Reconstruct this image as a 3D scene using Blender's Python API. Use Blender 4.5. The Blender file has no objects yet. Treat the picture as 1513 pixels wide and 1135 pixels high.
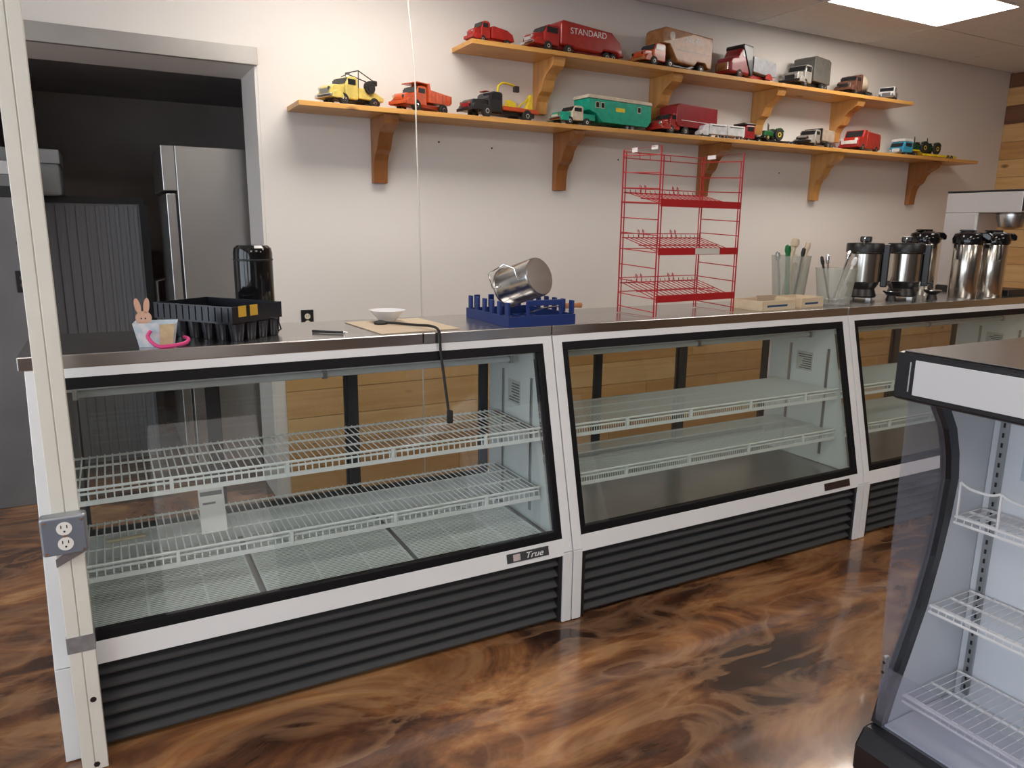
import bpy, math, random
from mathutils import Vector, Matrix
rnd = random.Random(7)
sc = bpy.context.scene
COL = sc.collection
R = math.radians

# ------------------------------------------------------------------ camera
cam_d = bpy.data.cameras.new('camera'); cam = bpy.data.objects.new('camera', cam_d); COL.objects.link(cam)
yaw, pitch, roll = R(28.642), R(-11.946), R(0.685)
fw = Vector((math.sin(yaw)*math.cos(pitch), math.cos(yaw)*math.cos(pitch), math.sin(pitch)))
rt = Vector((math.cos(yaw), -math.sin(yaw), 0)); up = rt.cross(fw)
r2 = math.cos(roll)*rt + math.sin(roll)*up; u2 = -math.sin(roll)*rt + math.cos(roll)*up
mw = Matrix((r2, u2, -fw)).transposed().to_4x4(); mw.translation = Vector((0, 0, 1.613))
cam.matrix_world = mw
cam_d.sensor_fit = 'HORIZONTAL'; cam_d.sensor_width = 36; cam_d.lens = 36*1092.6/1513
cam_d.clip_start = .02
sc.camera = cam
# ------------------------------------------------------------------ world and exposure
w = bpy.data.worlds.new('sky'); sc.world = w; w.use_nodes = True
bg = w.node_tree.nodes['Background']; bg.inputs[0].default_value = (.80, .90, 1, 1); bg.inputs[1].default_value = 3.2
sc.view_settings.view_transform = 'Standard'; sc.view_settings.look = 'None'
sc.view_settings.exposure = 0.27; sc.view_settings.gamma = 1; sc.view_settings.use_curve_mapping = False
TROFFER = 11.5          # emission of the ceiling light panels

# ------------------------------------------------------------------ materials
MATS = {}
def mat(name, col, rough=.5, metal=0., spec=.5, noise=0., nscale=8., col2=None, bump=0., bscale=60., coat=0., alpha=1., emit=0., stretch=None):
    if name in MATS: return MATS[name]
    m = bpy.data.materials.new(name); m.use_nodes = True; nt = m.node_tree; b = nt.nodes['Principled BSDF']
    b.inputs['Base Color'].default_value = (*col, 1); b.inputs['Roughness'].default_value = rough
    b.inputs['Metallic'].default_value = metal; b.inputs['Specular IOR Level'].default_value = spec
    b.inputs['Coat Weight'].default_value = coat; b.inputs['Alpha'].default_value = alpha
    if emit: b.inputs['Emission Color'].default_value = (*col, 1); b.inputs['Emission Strength'].default_value = emit
    if noise or bump:
        tc = nt.nodes.new('ShaderNodeTexCoord'); mp = nt.nodes.new('ShaderNodeMapping')
        nt.links.new(tc.outputs['Object'], mp.inputs[0])
        if stretch: mp.inputs['Scale'].default_value = stretch
        if noise:
            n = nt.nodes.new('ShaderNodeTexNoise'); n.inputs['Scale'].default_value = nscale; n.inputs['Detail'].default_value = 6
            nt.links.new(mp.outputs[0], n.inputs['Vector'])
            r = nt.nodes.new('ShaderNodeValToRGB'); c2 = col2 or tuple(c*(1-noise) for c in col)
            r.color_ramp.elements[0].position = .35; r.color_ramp.elements[0].color = (*c2, 1)
            r.color_ramp.elements[1].position = .65; r.color_ramp.elements[1].color = (*col, 1)
            nt.links.new(n.outputs[0], r.inputs[0]); nt.links.new(r.outputs[0], b.inputs['Base Color'])
        if bump:
            n2 = nt.nodes.new('ShaderNodeTexNoise'); n2.inputs['Scale'].default_value = bscale
            nt.links.new(mp.outputs[0], n2.inputs['Vector'])
            bp = nt.nodes.new('ShaderNodeBump'); bp.inputs['Strength'].default_value = bump; bp.inputs['Distance'].default_value = .004
            nt.links.new(n2.outputs[0], bp.inputs['Height']); nt.links.new(bp.outputs[0], b.inputs['Normal'])
    MATS[name] = m; return m
def glass(name, tint=(1, 1, 1), refl=1.45, gloss_rough=.0, haze=0., hazecol=(.8, .8, .8)):
    m = bpy.data.materials.new(name); m.use_nodes = True; nt = m.node_tree; nt.nodes.clear()
    o = nt.nodes.new('ShaderNodeOutputMaterial'); t = nt.nodes.new('ShaderNodeBsdfTransparent'); t.inputs[0].default_value = (*tint, 1)
    g = nt.nodes.new('ShaderNodeBsdfGlossy'); g.inputs['Roughness'].default_value = gloss_rough
    # reflectance of a thin sheet, the same from both faces: f0 + (1-f0)*facing^5
    f0 = ((refl-1)/(refl+1))**2; lw = nt.nodes.new('ShaderNodeLayerWeight'); lw.inputs[0].default_value = .5
    pw = nt.nodes.new('ShaderNodeMath'); pw.operation = 'POWER'; pw.inputs[1].default_value = 5; nt.links.new(lw.outputs['Facing'], pw.inputs[0])
    ma = nt.nodes.new('ShaderNodeMath'); ma.operation = 'MULTIPLY_ADD'; ma.inputs[1].default_value = 1-f0; ma.inputs[2].default_value = f0; nt.links.new(pw.outputs[0], ma.inputs[0])
    mx = nt.nodes.new('ShaderNodeMixShader'); nt.links.new(ma.outputs[0], mx.inputs[0])
    nt.links.new(t.outputs[0], mx.inputs[1]); nt.links.new(g.outputs[0], mx.inputs[2]); last = mx
    if haze:
        d = nt.nodes.new('ShaderNodeBsdfDiffuse'); d.inputs[0].default_value = (*hazecol, 1)
        m2 = nt.nodes.new('ShaderNodeMixShader'); m2.inputs[0].default_value = haze
        nt.links.new(mx.outputs[0], m2.inputs[1]); nt.links.new(d.outputs[0], m2.inputs[2]); last = m2
    nt.links.new(last.outputs[0], o.inputs[0]); MATS[name] = m; return m
def wood(name, c1, c2, c3, scale=1., rough=.42, axis='X', knots=True):
    """planed softwood: long grain along one axis, darker streaks, a few knots"""
    if name in MATS: return MATS[name]
    m = bpy.data.materials.new(name); m.use_nodes = True; nt = m.node_tree; b = nt.nodes['Principled BSDF']
    tc = nt.nodes.new('ShaderNodeTexCoord'); mp = nt.nodes.new('ShaderNodeMapping'); nt.links.new(tc.outputs['Object'], mp.inputs[0])
    s = {'X': (1.2, 14, 14), 'Y': (14, 1.2, 14), 'Z': (14, 14, 1.2)}[axis]; mp.inputs['Scale'].default_value = tuple(a*scale for a in s)
    n = nt.nodes.new('ShaderNodeTexNoise'); n.inputs['Scale'].default_value = 1.6; n.inputs['Detail'].default_value = 5; n.inputs['Distortion'].default_value = .6
    nt.links.new(mp.outputs[0], n.inputs['Vector'])
    r = nt.nodes.new('ShaderNodeValToRGB'); e = r.color_ramp.elements
    e[0].position = .3; e[0].color = (*c2, 1); e[1].position = .62; e[1].color = (*c1, 1)
    nt.links.new(n.outputs[0], r.inputs[0]); last = r.outputs[0]
    if knots:
        mp2 = nt.nodes.new('ShaderNodeMapping'); nt.links.new(tc.outputs['Object'], mp2.inputs[0])
        mp2.inputs['Scale'].default_value = {'X': (1, 2, 2), 'Y': (2, 1, 2), 'Z': (2, 2, 1)}[axis]
        v = nt.nodes.new('ShaderNodeTexVoronoi'); v.inputs['Scale'].default_value = 2.6*scale; nt.links.new(mp2.outputs[0], v.inputs['Vector'])
        r2_ = nt.nodes.new('ShaderNodeValToRGB'); e = r2_.color_ramp.elements
        e[0].position = .05; e[0].color = (1, 1, 1, 1); e[1].position = .12; e[1].color = (0, 0, 0, 1); nt.links.new(v.outputs['Distance'], r2_.inputs[0])
        mx = nt.nodes.new('ShaderNodeMix'); mx.data_type = 'RGBA'; nt.links.new(r2_.outputs[0], mx.inputs[0]); nt.links.new(last, mx.inputs[6]); mx.inputs[7].default_value = (*c3, 1); last = mx.outputs[2]
    nt.links.new(last, b.inputs['Base Color']); b.inputs['Roughness'].default_value = rough
    MATS[name] = m; return m

# ------------------------------------------------------------------ mesh helpers
class MB:
    def __init__(s, M=None): s.v = []; s.f = []; s.mi = []; s.M = M or Matrix(); s.k = 0
    def add(s, vs, fs):
        o = len(s.v); s.v += [tuple(s.M @ Vector(p)) for p in vs]; s.f += [tuple(i+o for i in q) for q in fs]; s.mi += [s.k]*len(fs); return s
    def box(s, x0, x1, y0, y1, z0, z1):
        v = [(x, y, z) for z in (z0, z1) for y in (y0, y1) for x in (x0, x1)]
        return s.add(v, [(0, 2, 3, 1), (4, 5, 7, 6), (0, 1, 5, 4), (2, 6, 7, 3), (0, 4, 6, 2), (1, 3, 7, 5)])
    def prism(s, poly, a0, a1, axis='x'):
        """polygon in the two other axes, extruded from a0 to a1 along axis (x: poly is (y,z); y: (x,z); z: (x,y))"""
        n = len(poly); mk = {'x': lambda p, a: (a, p[0], p[1]), 'y': lambda p, a: (p[0], a, p[1]), 'z': lambda p, a: (p[0], p[1], a)}[axis]
        v = [mk(p, a0) for p in poly] + [mk(p, a1) for p in poly]
        A = sum(poly[i][0]*poly[(i+1) % n][1]-poly[(i+1) % n][0]*poly[i][1] for i in range(n))
        fl = (A > 0) != (axis == 'y')
        f = [tuple(range(n))[::-1] if fl else tuple(range(n)), tuple(range(n, 2*n)) if fl else tuple(range(n, 2*n))[::-1]]
        for i in range(n):
            j = (i+1) % n; q = (i, j, j+n, i+n); f.append(q if fl else q[::-1])
        return s.add(v, f)
    def cyl(s, p0, p1, r0, r1=None, n=16, caps=True):
        p0 = Vector(p0); p1 = Vector(p1); r1 = r0 if r1 is None else r1; d = (p1-p0).normalized()
        a = d.orthogonal().normalized(); b = d.cross(a)
        v = [tuple(p0+(a*math.cos(t)+b*math.sin(t))*r0) for t in [2*math.pi*i/n for i in range(n)]] + [tuple(p1+(a*math.cos(t)+b*math.sin(t))*r1) for t in [2*math.pi*i/n for i in range(n)]]
        f = [(i, (i+1) % n, (i+1) % n+n, i+n) for i in range(n)]
        if caps: f += [tuple(range(n))[::-1], tuple(range(n, 2*n))]
        return s.add(v, f)
    def tube(s, pts, r, n=6, closed=False):
        P = [Vector(p) for p in pts]; m = len(P); vs = []; ref = None
        for i, p in enumerate(P):
            d = (P[(i+1) % m]-P[i-1]) if closed else (P[min(i+1, m-1)]-P[max(i-1, 0)])
            d.normalize()
            if ref is None: ref = d.orthogonal().normalized()
            a = (ref-d*ref.dot(d)); a = a.normalized() if a.length > 1e-4 else d.orthogonal().normalized(); ref = a; b = d.cross(a)
            vs += [tuple(p+(a*math.cos(t)+b*math.sin(t))*r) for t in [2*math.pi*k/n for k in range(n)]]
        f = []
        for i in range(m if closed else m-1):
            j = (i+1) % m
            f += [(i*n+k, i*n+(k+1) % n, j*n+(k+1) % n, j*n+k) for k in range(n)]
        if not closed: f += [tuple(range(n))[::-1], tuple(range((m-1)*n, m*n))]
        return s.add(vs, f)
    def lathe(s, prof, c=(0, 0, 0), n=24, M=None):
        """profile of (radius, height) about z"""
        vs = []; f = []; k = len(prof)
        for r, z in prof:
            for i in range(n):
                t = 2*math.pi*i/n; vs.append(Vector((r*math.cos(t), r*math.sin(t), z)))
        if M: vs = [M @ p for p in vs]
        vs = [tuple(p+Vector(c)) for p in vs]
        for j in range(k-1): f += [(j*n+i, j*n+(i+1) % n, (j+1)*n+(i+1) % n, (j+1)*n+i) for i in range(n)]
        if prof[0][0] > 1e-5: f.append(tuple(range(n))[::-1])
        if prof[-1][0] > 1e-5: f.append(tuple(range((k-1)*n, k*n)))
        return s.add(vs, f)
    def build(s, name, m, parent=None, smooth=None, bevel=0., segs=2):
        me = bpy.data.meshes.new(name); me.from_pydata(s.v, [], s.f)
        for q in (m if isinstance(m, (list, tuple)) else [m]): me.materials.append(q)
        if len(me.materials) > 1: me.polygons.foreach_set('material_index', s.mi)
        me.update()
        if smooth is not None: me.shade_smooth(); me.set_sharp_from_angle(angle=R(smooth))
        o = bpy.data.objects.new(name, me); COL.objects.link(o)
        if parent is not None: o.parent = parent
        if bevel:
            b = o.modifiers.new('bevel', 'BEVEL'); b.width = bevel; b.segments = segs; b.limit_method = 'ANGLE'; b.angle_limit = R(40)
        return o
def box(name, m, parent, *a, bevel=0.): return MB().box(*a).build(name, m, parent, bevel=bevel)
def tag(o, label, cat, group=None):
    o['label'] = label; o['category'] = cat
    if group: o['group'] = group
    return o
def thing(name, label, cat, loc=(0, 0, 0), rz=0., group=None):
    o = bpy.data.objects.new(name, None); COL.objects.link(o); o.location = loc; o.rotation_euler = (0, 0, rz); o.empty_display_size = .05
    return tag(o, label, cat, group)
def struct(o, label=None):
    o['kind'] = 'structure'
    if label: o['label'] = label
    return o
def copy_tree(o, parent=None):
    c = o.copy(); COL.objects.link(c); c.parent = parent
    for ch in [q for q in bpy.data.objects if q.parent == o]: copy_tree(ch, c)
    return c
def text(name, s, size, m, parent, M, depth=.0006, shear=0., sx=1.):
    cu = bpy.data.curves.new(name, 'FONT'); cu.body = s; cu.size = size; cu.extrude = depth; cu.align_x = 'CENTER'; cu.align_y = 'CENTER'; cu.shear = shear
    t = bpy.data.objects.new(name, cu); COL.objects.link(t)
    bpy.context.view_layer.update()
    me = bpy.data.meshes.new_from_object(t.evaluated_get(bpy.context.evaluated_depsgraph_get()))
    COL.objects.unlink(t); bpy.data.objects.remove(t)
    me.materials.clear(); me.materials.append(m); me.transform(M @ Matrix.Diagonal((sx, 1, 1, 1)))
    o = bpy.data.objects.new(name, me); COL.objects.link(o); o.parent = parent; return o

M_WALL = mat('wall_paint', (.80, .76, .72), .55, noise=.04, nscale=1.2, bump=.08, bscale=30)
M_CEIL = mat('ceiling_tile', (.76, .76, .76), .8, noise=.06, nscale=20, bump=.3, bscale=120)
M_GRID = mat('ceiling_grid', (.50, .47, .45), .6)
M_WHITE = mat('white_enamel', (.82, .83, .85), .25, noise=.03, nscale=5)
M_BLACK = mat('black_plastic', (.012, .012, .014), .35)
M_GLOSSBLACK = mat('gloss_black', (.008, .008, .009), .08)
M_STEEL = mat('stainless', (.56, .545, .53), .24, 1., noise=.12, nscale=3, stretch=(.4, 8, 8))
M_STEELD = mat('stainless_dull', (.46, .45, .45), .35, 1., noise=.15, nscale=3)
M_CHROME = mat('chrome', (.75, .75, .76), .1, 1.)
M_RUBBER = mat('rubber', (.015, .015, .015), .7)
M_PINE = wood('pine', (.62, .33, .10), (.47, .22, .055), (.16, .06, .02))

# ------------------------------------------------------------------ setting
def floor_mat():
    m = bpy.data.materials.new('epoxy_floor'); m.use_nodes = True; nt = m.node_tree; b = nt.nodes['Principled BSDF']
    tc = nt.nodes.new('ShaderNodeTexCoord'); mp = nt.nodes.new('ShaderNodeMapping'); nt.links.new(tc.outputs['Object'], mp.inputs[0])
    mp.inputs['Rotation'].default_value = (0, 0, R(28)); mp.inputs['Scale'].default_value = (.85, 1.9, 1)
    n1 = nt.nodes.new('ShaderNodeTexNoise'); n1.inputs['Scale'].default_value = 1.5; n1.inputs['Detail'].default_value = 12; n1.inputs['Roughness'].default_value = .62; n1.inputs['Distortion'].default_value = 1.1
    nt.links.new(mp.outputs[0], n1.inputs['Vector'])
    r = nt.nodes.new('ShaderNodeValToRGB'); cr = r.color_ramp
    for i, (p, c) in enumerate([(.28, (.034, .019, .015)), (.40, (.085, .042, .028)), (.48, (.19, .084, .042)), (.55, (.37, .165, .066)), (.62, (.56, .30, .13)), (.74, (.25, .16, .12))]):
        e = cr.elements[i] if i < 2 else cr.elements.new(p)
        e.position = p; e.color = (*c, 1)
    nt.links.new(n1.outputs[0], r.inputs[0])
    n2 = nt.nodes.new('ShaderNodeTexNoise'); n2.inputs['Scale'].default_value = .8; n2.inputs['Detail'].default_value = 3; n2.inputs['Distortion'].default_value = .8
    nt.links.new(mp.outputs[0], n2.inputs['Vector'])
    r2_ = nt.nodes.new('ShaderNodeValToRGB'); r2_.color_ramp.elements[0].position = .40; r2_.color_ramp.elements[1].position = .60
    r2_.color_ramp.elements[0].color = (.42, .38, .38, 1); r2_.color_ramp.elements[1].color = (1, 1, 1, 1)
    nt.links.new(n2.outputs[0], r2_.inputs[0])
    mx = nt.nodes.new('ShaderNodeMix'); mx.data_type = 'RGBA'; mx.blend_type = 'MULTIPLY'; mx.inputs[0].default_value = 1
    nt.links.new(r.outputs[0], mx.inputs[6]); nt.links.new(r2_.outputs[0], mx.inputs[7])
    n3 = nt.nodes.new('ShaderNodeTexNoise'); n3.inputs['Scale'].default_value = 1.9; n3.inputs['Detail'].default_value = 6; n3.inputs['Roughness'].default_value = .5; n3.inputs['Distortion'].default_value = 1.0
    nt.links.new(mp.outputs[0], n3.inputs['Vector'])
    r3 = nt.nodes.new('ShaderNodeValToRGB'); e3 = r3.color_ramp.elements; e3[0].position = .42; e3[0].color = (0, 0, 0, 1); e3[1].position = .51; e3[1].color = (.5, .5, .5, 1)
    q3 = r3.color_ramp.elements.new(.545); q3.color = (0, 0, 0, 1); nt.links.new(n3.outputs[0], r3.inputs[0])
    mv = nt.nodes.new('ShaderNodeMix'); mv.data_type = 'RGBA'; nt.links.new(r3.outputs[0], mv.inputs[0]); nt.links.new(mx.outputs[2], mv.inputs[6]); mv.inputs[7].default_value = (.36, .20, .105, 1)
    nt.links.new(mv.outputs[2], b.inputs['Base Color'])
    b.inputs['Roughness'].default_value = .22; b.inputs['Coat Weight'].default_value = .6; b.inputs['Coat Roughness'].default_value = .06
    return m
YW, ZC, XR = 4.33, 3.10, 7.75        # back wall, ceiling, right wall
struct(box('floor', floor_mat(), None, -3.5, XR, -4.5, 8.0, -.05, 0))
struct(MB().box(-3.5, XR, -4.5, YW+.42, ZC+.02, ZC+.06).build('ceiling', M_GRID))
ceiling = bpy.data.objects['ceiling']
xs = [4.326+1.219*i for i in range(-4, 4)]; ys = [YW-.03-.61*i for i in range(0, 6)]
tile_me = None
for xa in xs:
    for yb in ys:
        x1 = min(xa+1.219, XR); xs0 = xa
        if x1-xs0 < .1: continue
        if (abs(xa-4.326) < .01 and abs(yb-(YW-.03-.61)) < .01) or (abs(xa-.669) < .01 and abs(yb-(YW-.03-.61)) < .01): continue      # the light sits here
        MB().box(xs0+.008, x1-.008, yb-.61+.008, yb-.008, ZC, ZC+.018).build('ceiling_tile', M_CEIL, ceiling)
g = MB()
for xa in xs: g.box(xa-.012, xa+.012, ys[-1]-.61, YW, ZC+.004, ZC+.0205)
for yb in ys: g.box(xs[0], XR, yb-.012, yb+.012, ZC+.004, ZC+.0205)
g.build('ceiling_grid', M_GRID, ceiling)
wb = MB().box(.80, XR+.1, YW, YW+.42, 0, ZC+.02).box(-3.5, .80, YW, YW+.42, 2.434, ZC+.02).box(-3.5, -1.3, YW, YW+.42, 0, 2.434)
wall_back = struct(wb.build('wall_back', M_WALL))
M_TRIMSTEEL = mat('door_trim_steel', (.50, .48, .46), .4, .7, noise=.2, nscale=2)
struct(box('trim_1', M_TRIMSTEEL, None, -1.4, .80, YW-.03, YW-.001, 2.434, 2.522, bevel=.003), 'dull stainless header strip over the kitchen doorway')
M_JAMB = M_WALL
struct(box('trim_2', M_JAMB, None, .785, .7995, YW+.002, YW+.42, 0, 2.434), 'painted jamb of the kitchen doorway')
# pine planks on the right wall and the lower back wall, each plank its own piece
wall_right = struct(box('wall_right', mat('stud_wall', (.3, .2, .12), .8), None, XR, XR+.1, -4.5, YW, 0, ZC+.02))
PLK = [wood('plank_%d' % i, c1, c2, c3, rough=.45, axis='Y') for i, (c1, c2, c3) in enumerate([((.66, .40, .17), (.56, .31, .11), (.22, .10, .04)), ((.72, .47, .22), (.62, .37, .15), (.25, .12, .05)), ((.55, .29, .10), (.44, .21, .07), (.16, .07, .03)), ((.20, .085, .04), (.13, .05, .025), (.06, .02, .01))])]
PLX = [wood('plankx_%d' % i, c1, c2, c3, rough=.45, axis='X') for i, (c1, c2, c3) in enumerate([((.66, .40, .17), (.56, .31, .11), (.22, .10, .04)), ((.72, .47, .22), (.62, .37, .15), (.25, .12, .05)), ((.58, .33, .13), (.48, .25, .09), (.16, .07, .03))])]
PH = .165
for i in range(19):
    z0 = i*PH; z1 = min(z0+PH, ZC); y = YW; k = 0
    while y > 1.2:
        ln = rnd.uniform(.5, 1.5) if i != 16 else (.55, .33, 1.6)[min(k, 2)]
        y0 = max(y-ln, 1.0)
        q = rnd.choice((0, 0, 1, 1, 2)) if z1 < 2.4 else rnd.choice((0, 2, 3))
        if i == 18: q = 3
        if i == 16: q = (3, 1, 2)[min(k, 2)]
        if i == 17: q = 0
        MB().box(XR-.016-rnd.uniform(0, .004), XR-.0005, y0+.0015, y-.0015, z0+.002, z1-.002).build('plank', PLK[q], wall_right)
        y = y0; k += 1
for i in range(6):
    z0 = i*PH; x = .86
    while x < XR-.05:
        ln = rnd.uniform(.7, 1.8); x1 = min(x+ln, XR-.03)
        MB().box(x+.0015, x1-.0015, YW-.018-rnd.uniform(0, .004), YW-.0005, z0+.002, z0+PH-.002).build('plank', PLX[rnd.choice((0, 1, 2))], wall_back)
        x = x1
# room shell out of view: left wall with openings for daylight, dark front wall
wl = MB().box(-3.6, -3.5, -4.5, YW, 0, .7).box(-3.6, -3.5, -4.5, YW, 2.7, ZC+.02)
for a, b in ((-4.5, -4.1), (-1.9, -1.6), (.8, 1.1), (3.3, YW)): wl.box(-3.6, -3.5, a, b, .7, 2.7)
struct(wl.build('wall_left', M_WALL))
struct(box('wall_front', mat('front_wall_dark', (.07, .06, .06), .6), None, -3.5, XR, -4.6, -4.5, 0, ZC+.02))
# kitchen behind the doorway
M_KW = mat('kitchen_wall', (.55, .48, .44), .7, noise=.2, nscale=2)
M_KC = mat('kitchen_ceiling', (.55, .52, .53), .7, noise=.2, nscale=1.5)
struct(box('wall_kitchen', M_KW, None, -3.5, 3.0, 7.2, 7.3, 0, 2.7))
struct(box('wall_kitchen_right', M_KW, None, 2.4, 2.5, YW+.42, 7.2, 0, 2.7))
struct(box('wall_kitchen_left', M_KW, None, -3.5, -3.4, YW+.42, 7.2, 0, 2.7))
struct(MB().box(-3.5, 3.0, YW+.42, 7.3, 2.62, 2.7).build('ceiling_kitchen', M_KC))
# ceiling lights
def troffer(x, y, label, tagname=''):
    t = thing('ceiling_light'+tagname, label, 'ceiling light', (x, y, ZC-.004), 0, 'recessed ceiling light panels')
    MB().box(-.61, .61, -.305, -.285, 0, .024).box(-.61, .61, .285, .305, 0, .024).box(-.61, -.59, -.285, .285, 0, .024).box(.59, .61, -.285, .285, 0, .024).build('frame', M_WHITE, t)
    d = bpy.data.materials.get('light_diffuser')
    if not d:
        d = mat('light_diffuser', (1, .97, .93), .5); b = d.node_tree.nodes['Principled BSDF']
        b.inputs['Emission Color'].default_value = (1, .93, .85, 1); b.inputs['Emission Strength'].default_value = TROFFER
    MB().box(-.59, .59, -.285, .285, .006, .020).build('diffuser'+tagname, d, t)
troffer(4.326+.6095, YW-.03-.61-.305, 'bright white ceiling light panel above the coffee urns')
troffer(4.326-3*1.219+.6095, YW-.03-.61-.305, 'bright white ceiling light panel above the blue dish rack', '_counter_offscreen')
for x, wx in ((-1.16, 'west'), (1.88, 'middle'), (4.93, 'east')):
    for y, wy in ((.33, 'aisle'), (-2.4, 'entrance')): troffer(x, y, 'bright white ceiling light panel over the open shop floor', '_%s_%s_offscreen' % (wy, wx))

# ------------------------------------------------------------------ refrigerated display cases
CL = 1.826                       # case length
SL = (2.57-2.363)/(1.18-.31)     # lean of the front glass
def fy(z): return max(0., (z-.31)*SL)
M_LINER = {0: mat('liner_white', (.82, .88, .89), .35), 1: mat('liner_white', (.82, .88, .89), .35)}
M_GASK = mat('gasket', (.006, .006, .008), .5, spec=.2)
M_WIRE = {0: mat('shelf_wire', (.82, .88, .87), .35), 1: mat('shelf_wire', (.82, .88, .87), .35)}
M_LOUV = mat('louver', (.042, .044, .048), .42)
M_GLASS = {0: glass('case_glass', (.97, .985, .985), 1.75), 1: glass('case_glass_green', (.95, .97, .955), 1.75)}
M_RGLASS = glass('rear_glass', (.93, .95, .94))
M_DARKFR = mat('door_frame_dark', (.03, .033, .04), .4)
M_GALV = mat('galvanized', (.42, .44, .45), .35, .9)
def slanted(mb, x0, x1, z0, z1, d0, d1):
    """bar lying in the leaning front: between heights z0,z1, from depth d0 to d1 behind the front plane"""
    return mb.prism([(fy(z0)+d0, z0), (fy(z1)+d0, z1), (fy(z1)+d1, z1), (fy(z0)+d1, z0)], x0, x1, 'x')
def shelf(parent, kind, z, dep0, x0, x1, step, rad):
    """wire shelf: deck wires, bearers and the double front rail with its clips"""
    y0 = dep0; y1 = dep0+.405
    s = MB()
    for yy in (y0, y0+.16, y0+.29, y1): s.tube([(x0, yy, z-.006), (x1, yy, z-.006)], .0045, 6)
    sh = s.build('shelf', M_WIRE[kind], parent, smooth=40)
    d = MB(); n = int((x1-x0)/step)
    for i in range(n+1):
        x = x0+(x1-x0)*i/n
        d.tube([(x, y0-.002, z-.028), (x, y0, z), (x, y1, z)], rad, 4)
    d.build('wire_deck', M_WIRE[kind], sh)
    f = MB(); f.tube([(x0, y0-.008, z+.012), (x1, y0-.008, z+.012)], .005, 6); f.box(x0, x1, y0-.014, y0-.006, z-.040, z-.026)
    f.build('front_rail', M_WIRE[kind], sh, smooth=40)
    for t in (.17, .39, .62, .85):
        x = x0+(x1-x0)*t
        MB().box(x-.006, x+.006, y0-.016, y0-.004, z-.036, z+.016).build('rail_clip', M_WIRE[kind], sh, bevel=.002)
    for x in (x0-.012, x1+.004):
        MB().box(x, x+.008, y0+.02, y1, z-.022, z-.004).build('shelf_bracket', M_GALV, sh)
    return sh
def display_case(x0, kind, label, shelves, badge_text, floor_racks):
    t = thing('display_case', label, 'display case', (x0, 2.363, 0), 0, 'row of refrigerated display cases')
    L = CL; PW = .043
    for xa, xb in ((0, .026), (L-.026, L)):
        MB().prism([(.012, .0), (.012, .31), (fy(1.18)+.012, 1.18), (.70, 1.18), (.70, 0)], xa, xb, 'x').build('end_panel', M_WHITE, t)
    for xa in (.001, L-PW-.001):
        p = MB(); slanted(p, xa, xa+PW, .315, 1.18, 0, .03); p.build('front_post', M_WHITE, t, bevel=.002)
        MB().box(xa, xa+PW, 0, .03, .004, .312).build('lower_post', M_WHITE, t, bevel=.002)
    p = MB(); slanted(p, PW, L-PW, 1.152, 1.18, 0, .04); p.build('top_rail', M_WHITE, t)
    p = MB(); slanted(p, PW, L-PW, .302, .37, 0, .03); p.build('bottom_rail', M_WHITE, t, bevel=.002)
    g = MB(); ga, gb = PW+.001, L-PW-.001
    slanted(g, ga, gb, 1.117, 1.1515, .001, .03); slanted(g, ga, gb, .3705, .400, .001, .03)
    slanted(g, ga, ga+.026, .400, 1.117, .001, .03); slanted(g, gb-.026, gb, .400, 1.117, .001, .03)
    g.build('glass_gasket', M_GASK, t, bevel=.002)
    for xa in (gb-.036, ga+.028):
        g = MB(); slanted(g, xa, xa+.008, .405, 1.115, .018, .03); g.build('glass_channel', M_CHROME, t)
    g = MB(); slanted(g, ga+.026, gb-.026, .40, 1.117, .010, .015); g.build('front_glass', M_GLASS[kind], t)
    # insulated interior
    li = MB(); xi0, xi1 = .065, L-.065
    yb = .64
    li.prism([(fy(.38)+.032, .37), (fy(1.12)+.032, 1.12), (yb, 1.12), (yb, .37)], .027, xi0, 'x'); li.prism([(fy(.38)+.032, .37), (fy(1.12)+.032, 1.12), (yb, 1.12), (yb, .37)], xi1, L-.027, 'x')
    li.box(xi0, xi1, fy(1.12)+.045, yb, 1.105, 1.14)
    li.box(.027, L-.027, yb, .70, .312, .46).box(.027, L-.027, yb, .70, 1.02, 1.178)
    li.build('liner', M_LINER[kind], t)
    box('liner_floor', M_STEELD, t, .027, L-.027, .034, yb, .315, .368)
    # rear sliding doors
    for k, (a, b) in enumerate(((.065, .58), (.545, 1.13), (1.095, L-.065))):
        yy = .655+.018*(k % 2)
        d = MB(); d.box(a, a+.045, yy, yy+.014, .462, 1.018).box(b-.045, b, yy, yy+.014, .462, 1.018).box(a+.045, b-.045, yy, yy+.014, .462, .485).box(a+.045, b-.045, yy, yy+.014, .998, 1.018)
        dd = d.build('rear_door', M_DARKFR, t)
        box('pane', M_RGLASS, dd, a+.045, b-.045, yy+.005, yy+.009, .485, .998)
    # lamp strip under the top, standards, sticker
    ls = MB(); ls.cyl((.12, .345, 1.07), (L-.12, .345, 1.07), .012, n=10); ls.build('lamp_tube', mat('lamp_tube', (.75, .80, .80), .25), t, smooth=40)
    for x in (.11, L/2, L-.125): box('lamp_holder', M_GALV, t, x, x+.015, .328, .362, 1.055, 1.106)
    for xw in (xi0, xi1-.006):
        for yy in (.24, .49): box('shelf_standard', M_GALV, t, xw, xw+.006, yy, yy+.014, .42, 1.0)
    st = box('sticker', mat('sticker_paper', (.62, .66, .64), .5), t, xi1-.001, xi1+.0005, .345, .455, .86, .965) if False else box('sticker', mat('sticker_paper', (.62, .66, .64), .5), t, xi1-.0015, xi1-.0003, .345, .455, .86, .965)
    lines = MB()
    for q in range(7): lines.box(xi1-.0022, xi1-.0014, .352, .352+rnd.uniform(.05, .095), .870+q*.0125, .875+q*.0125)
    lines.build('print_lines', mat('sticker_ink', (.12, .14, .15), .6), st)
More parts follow.
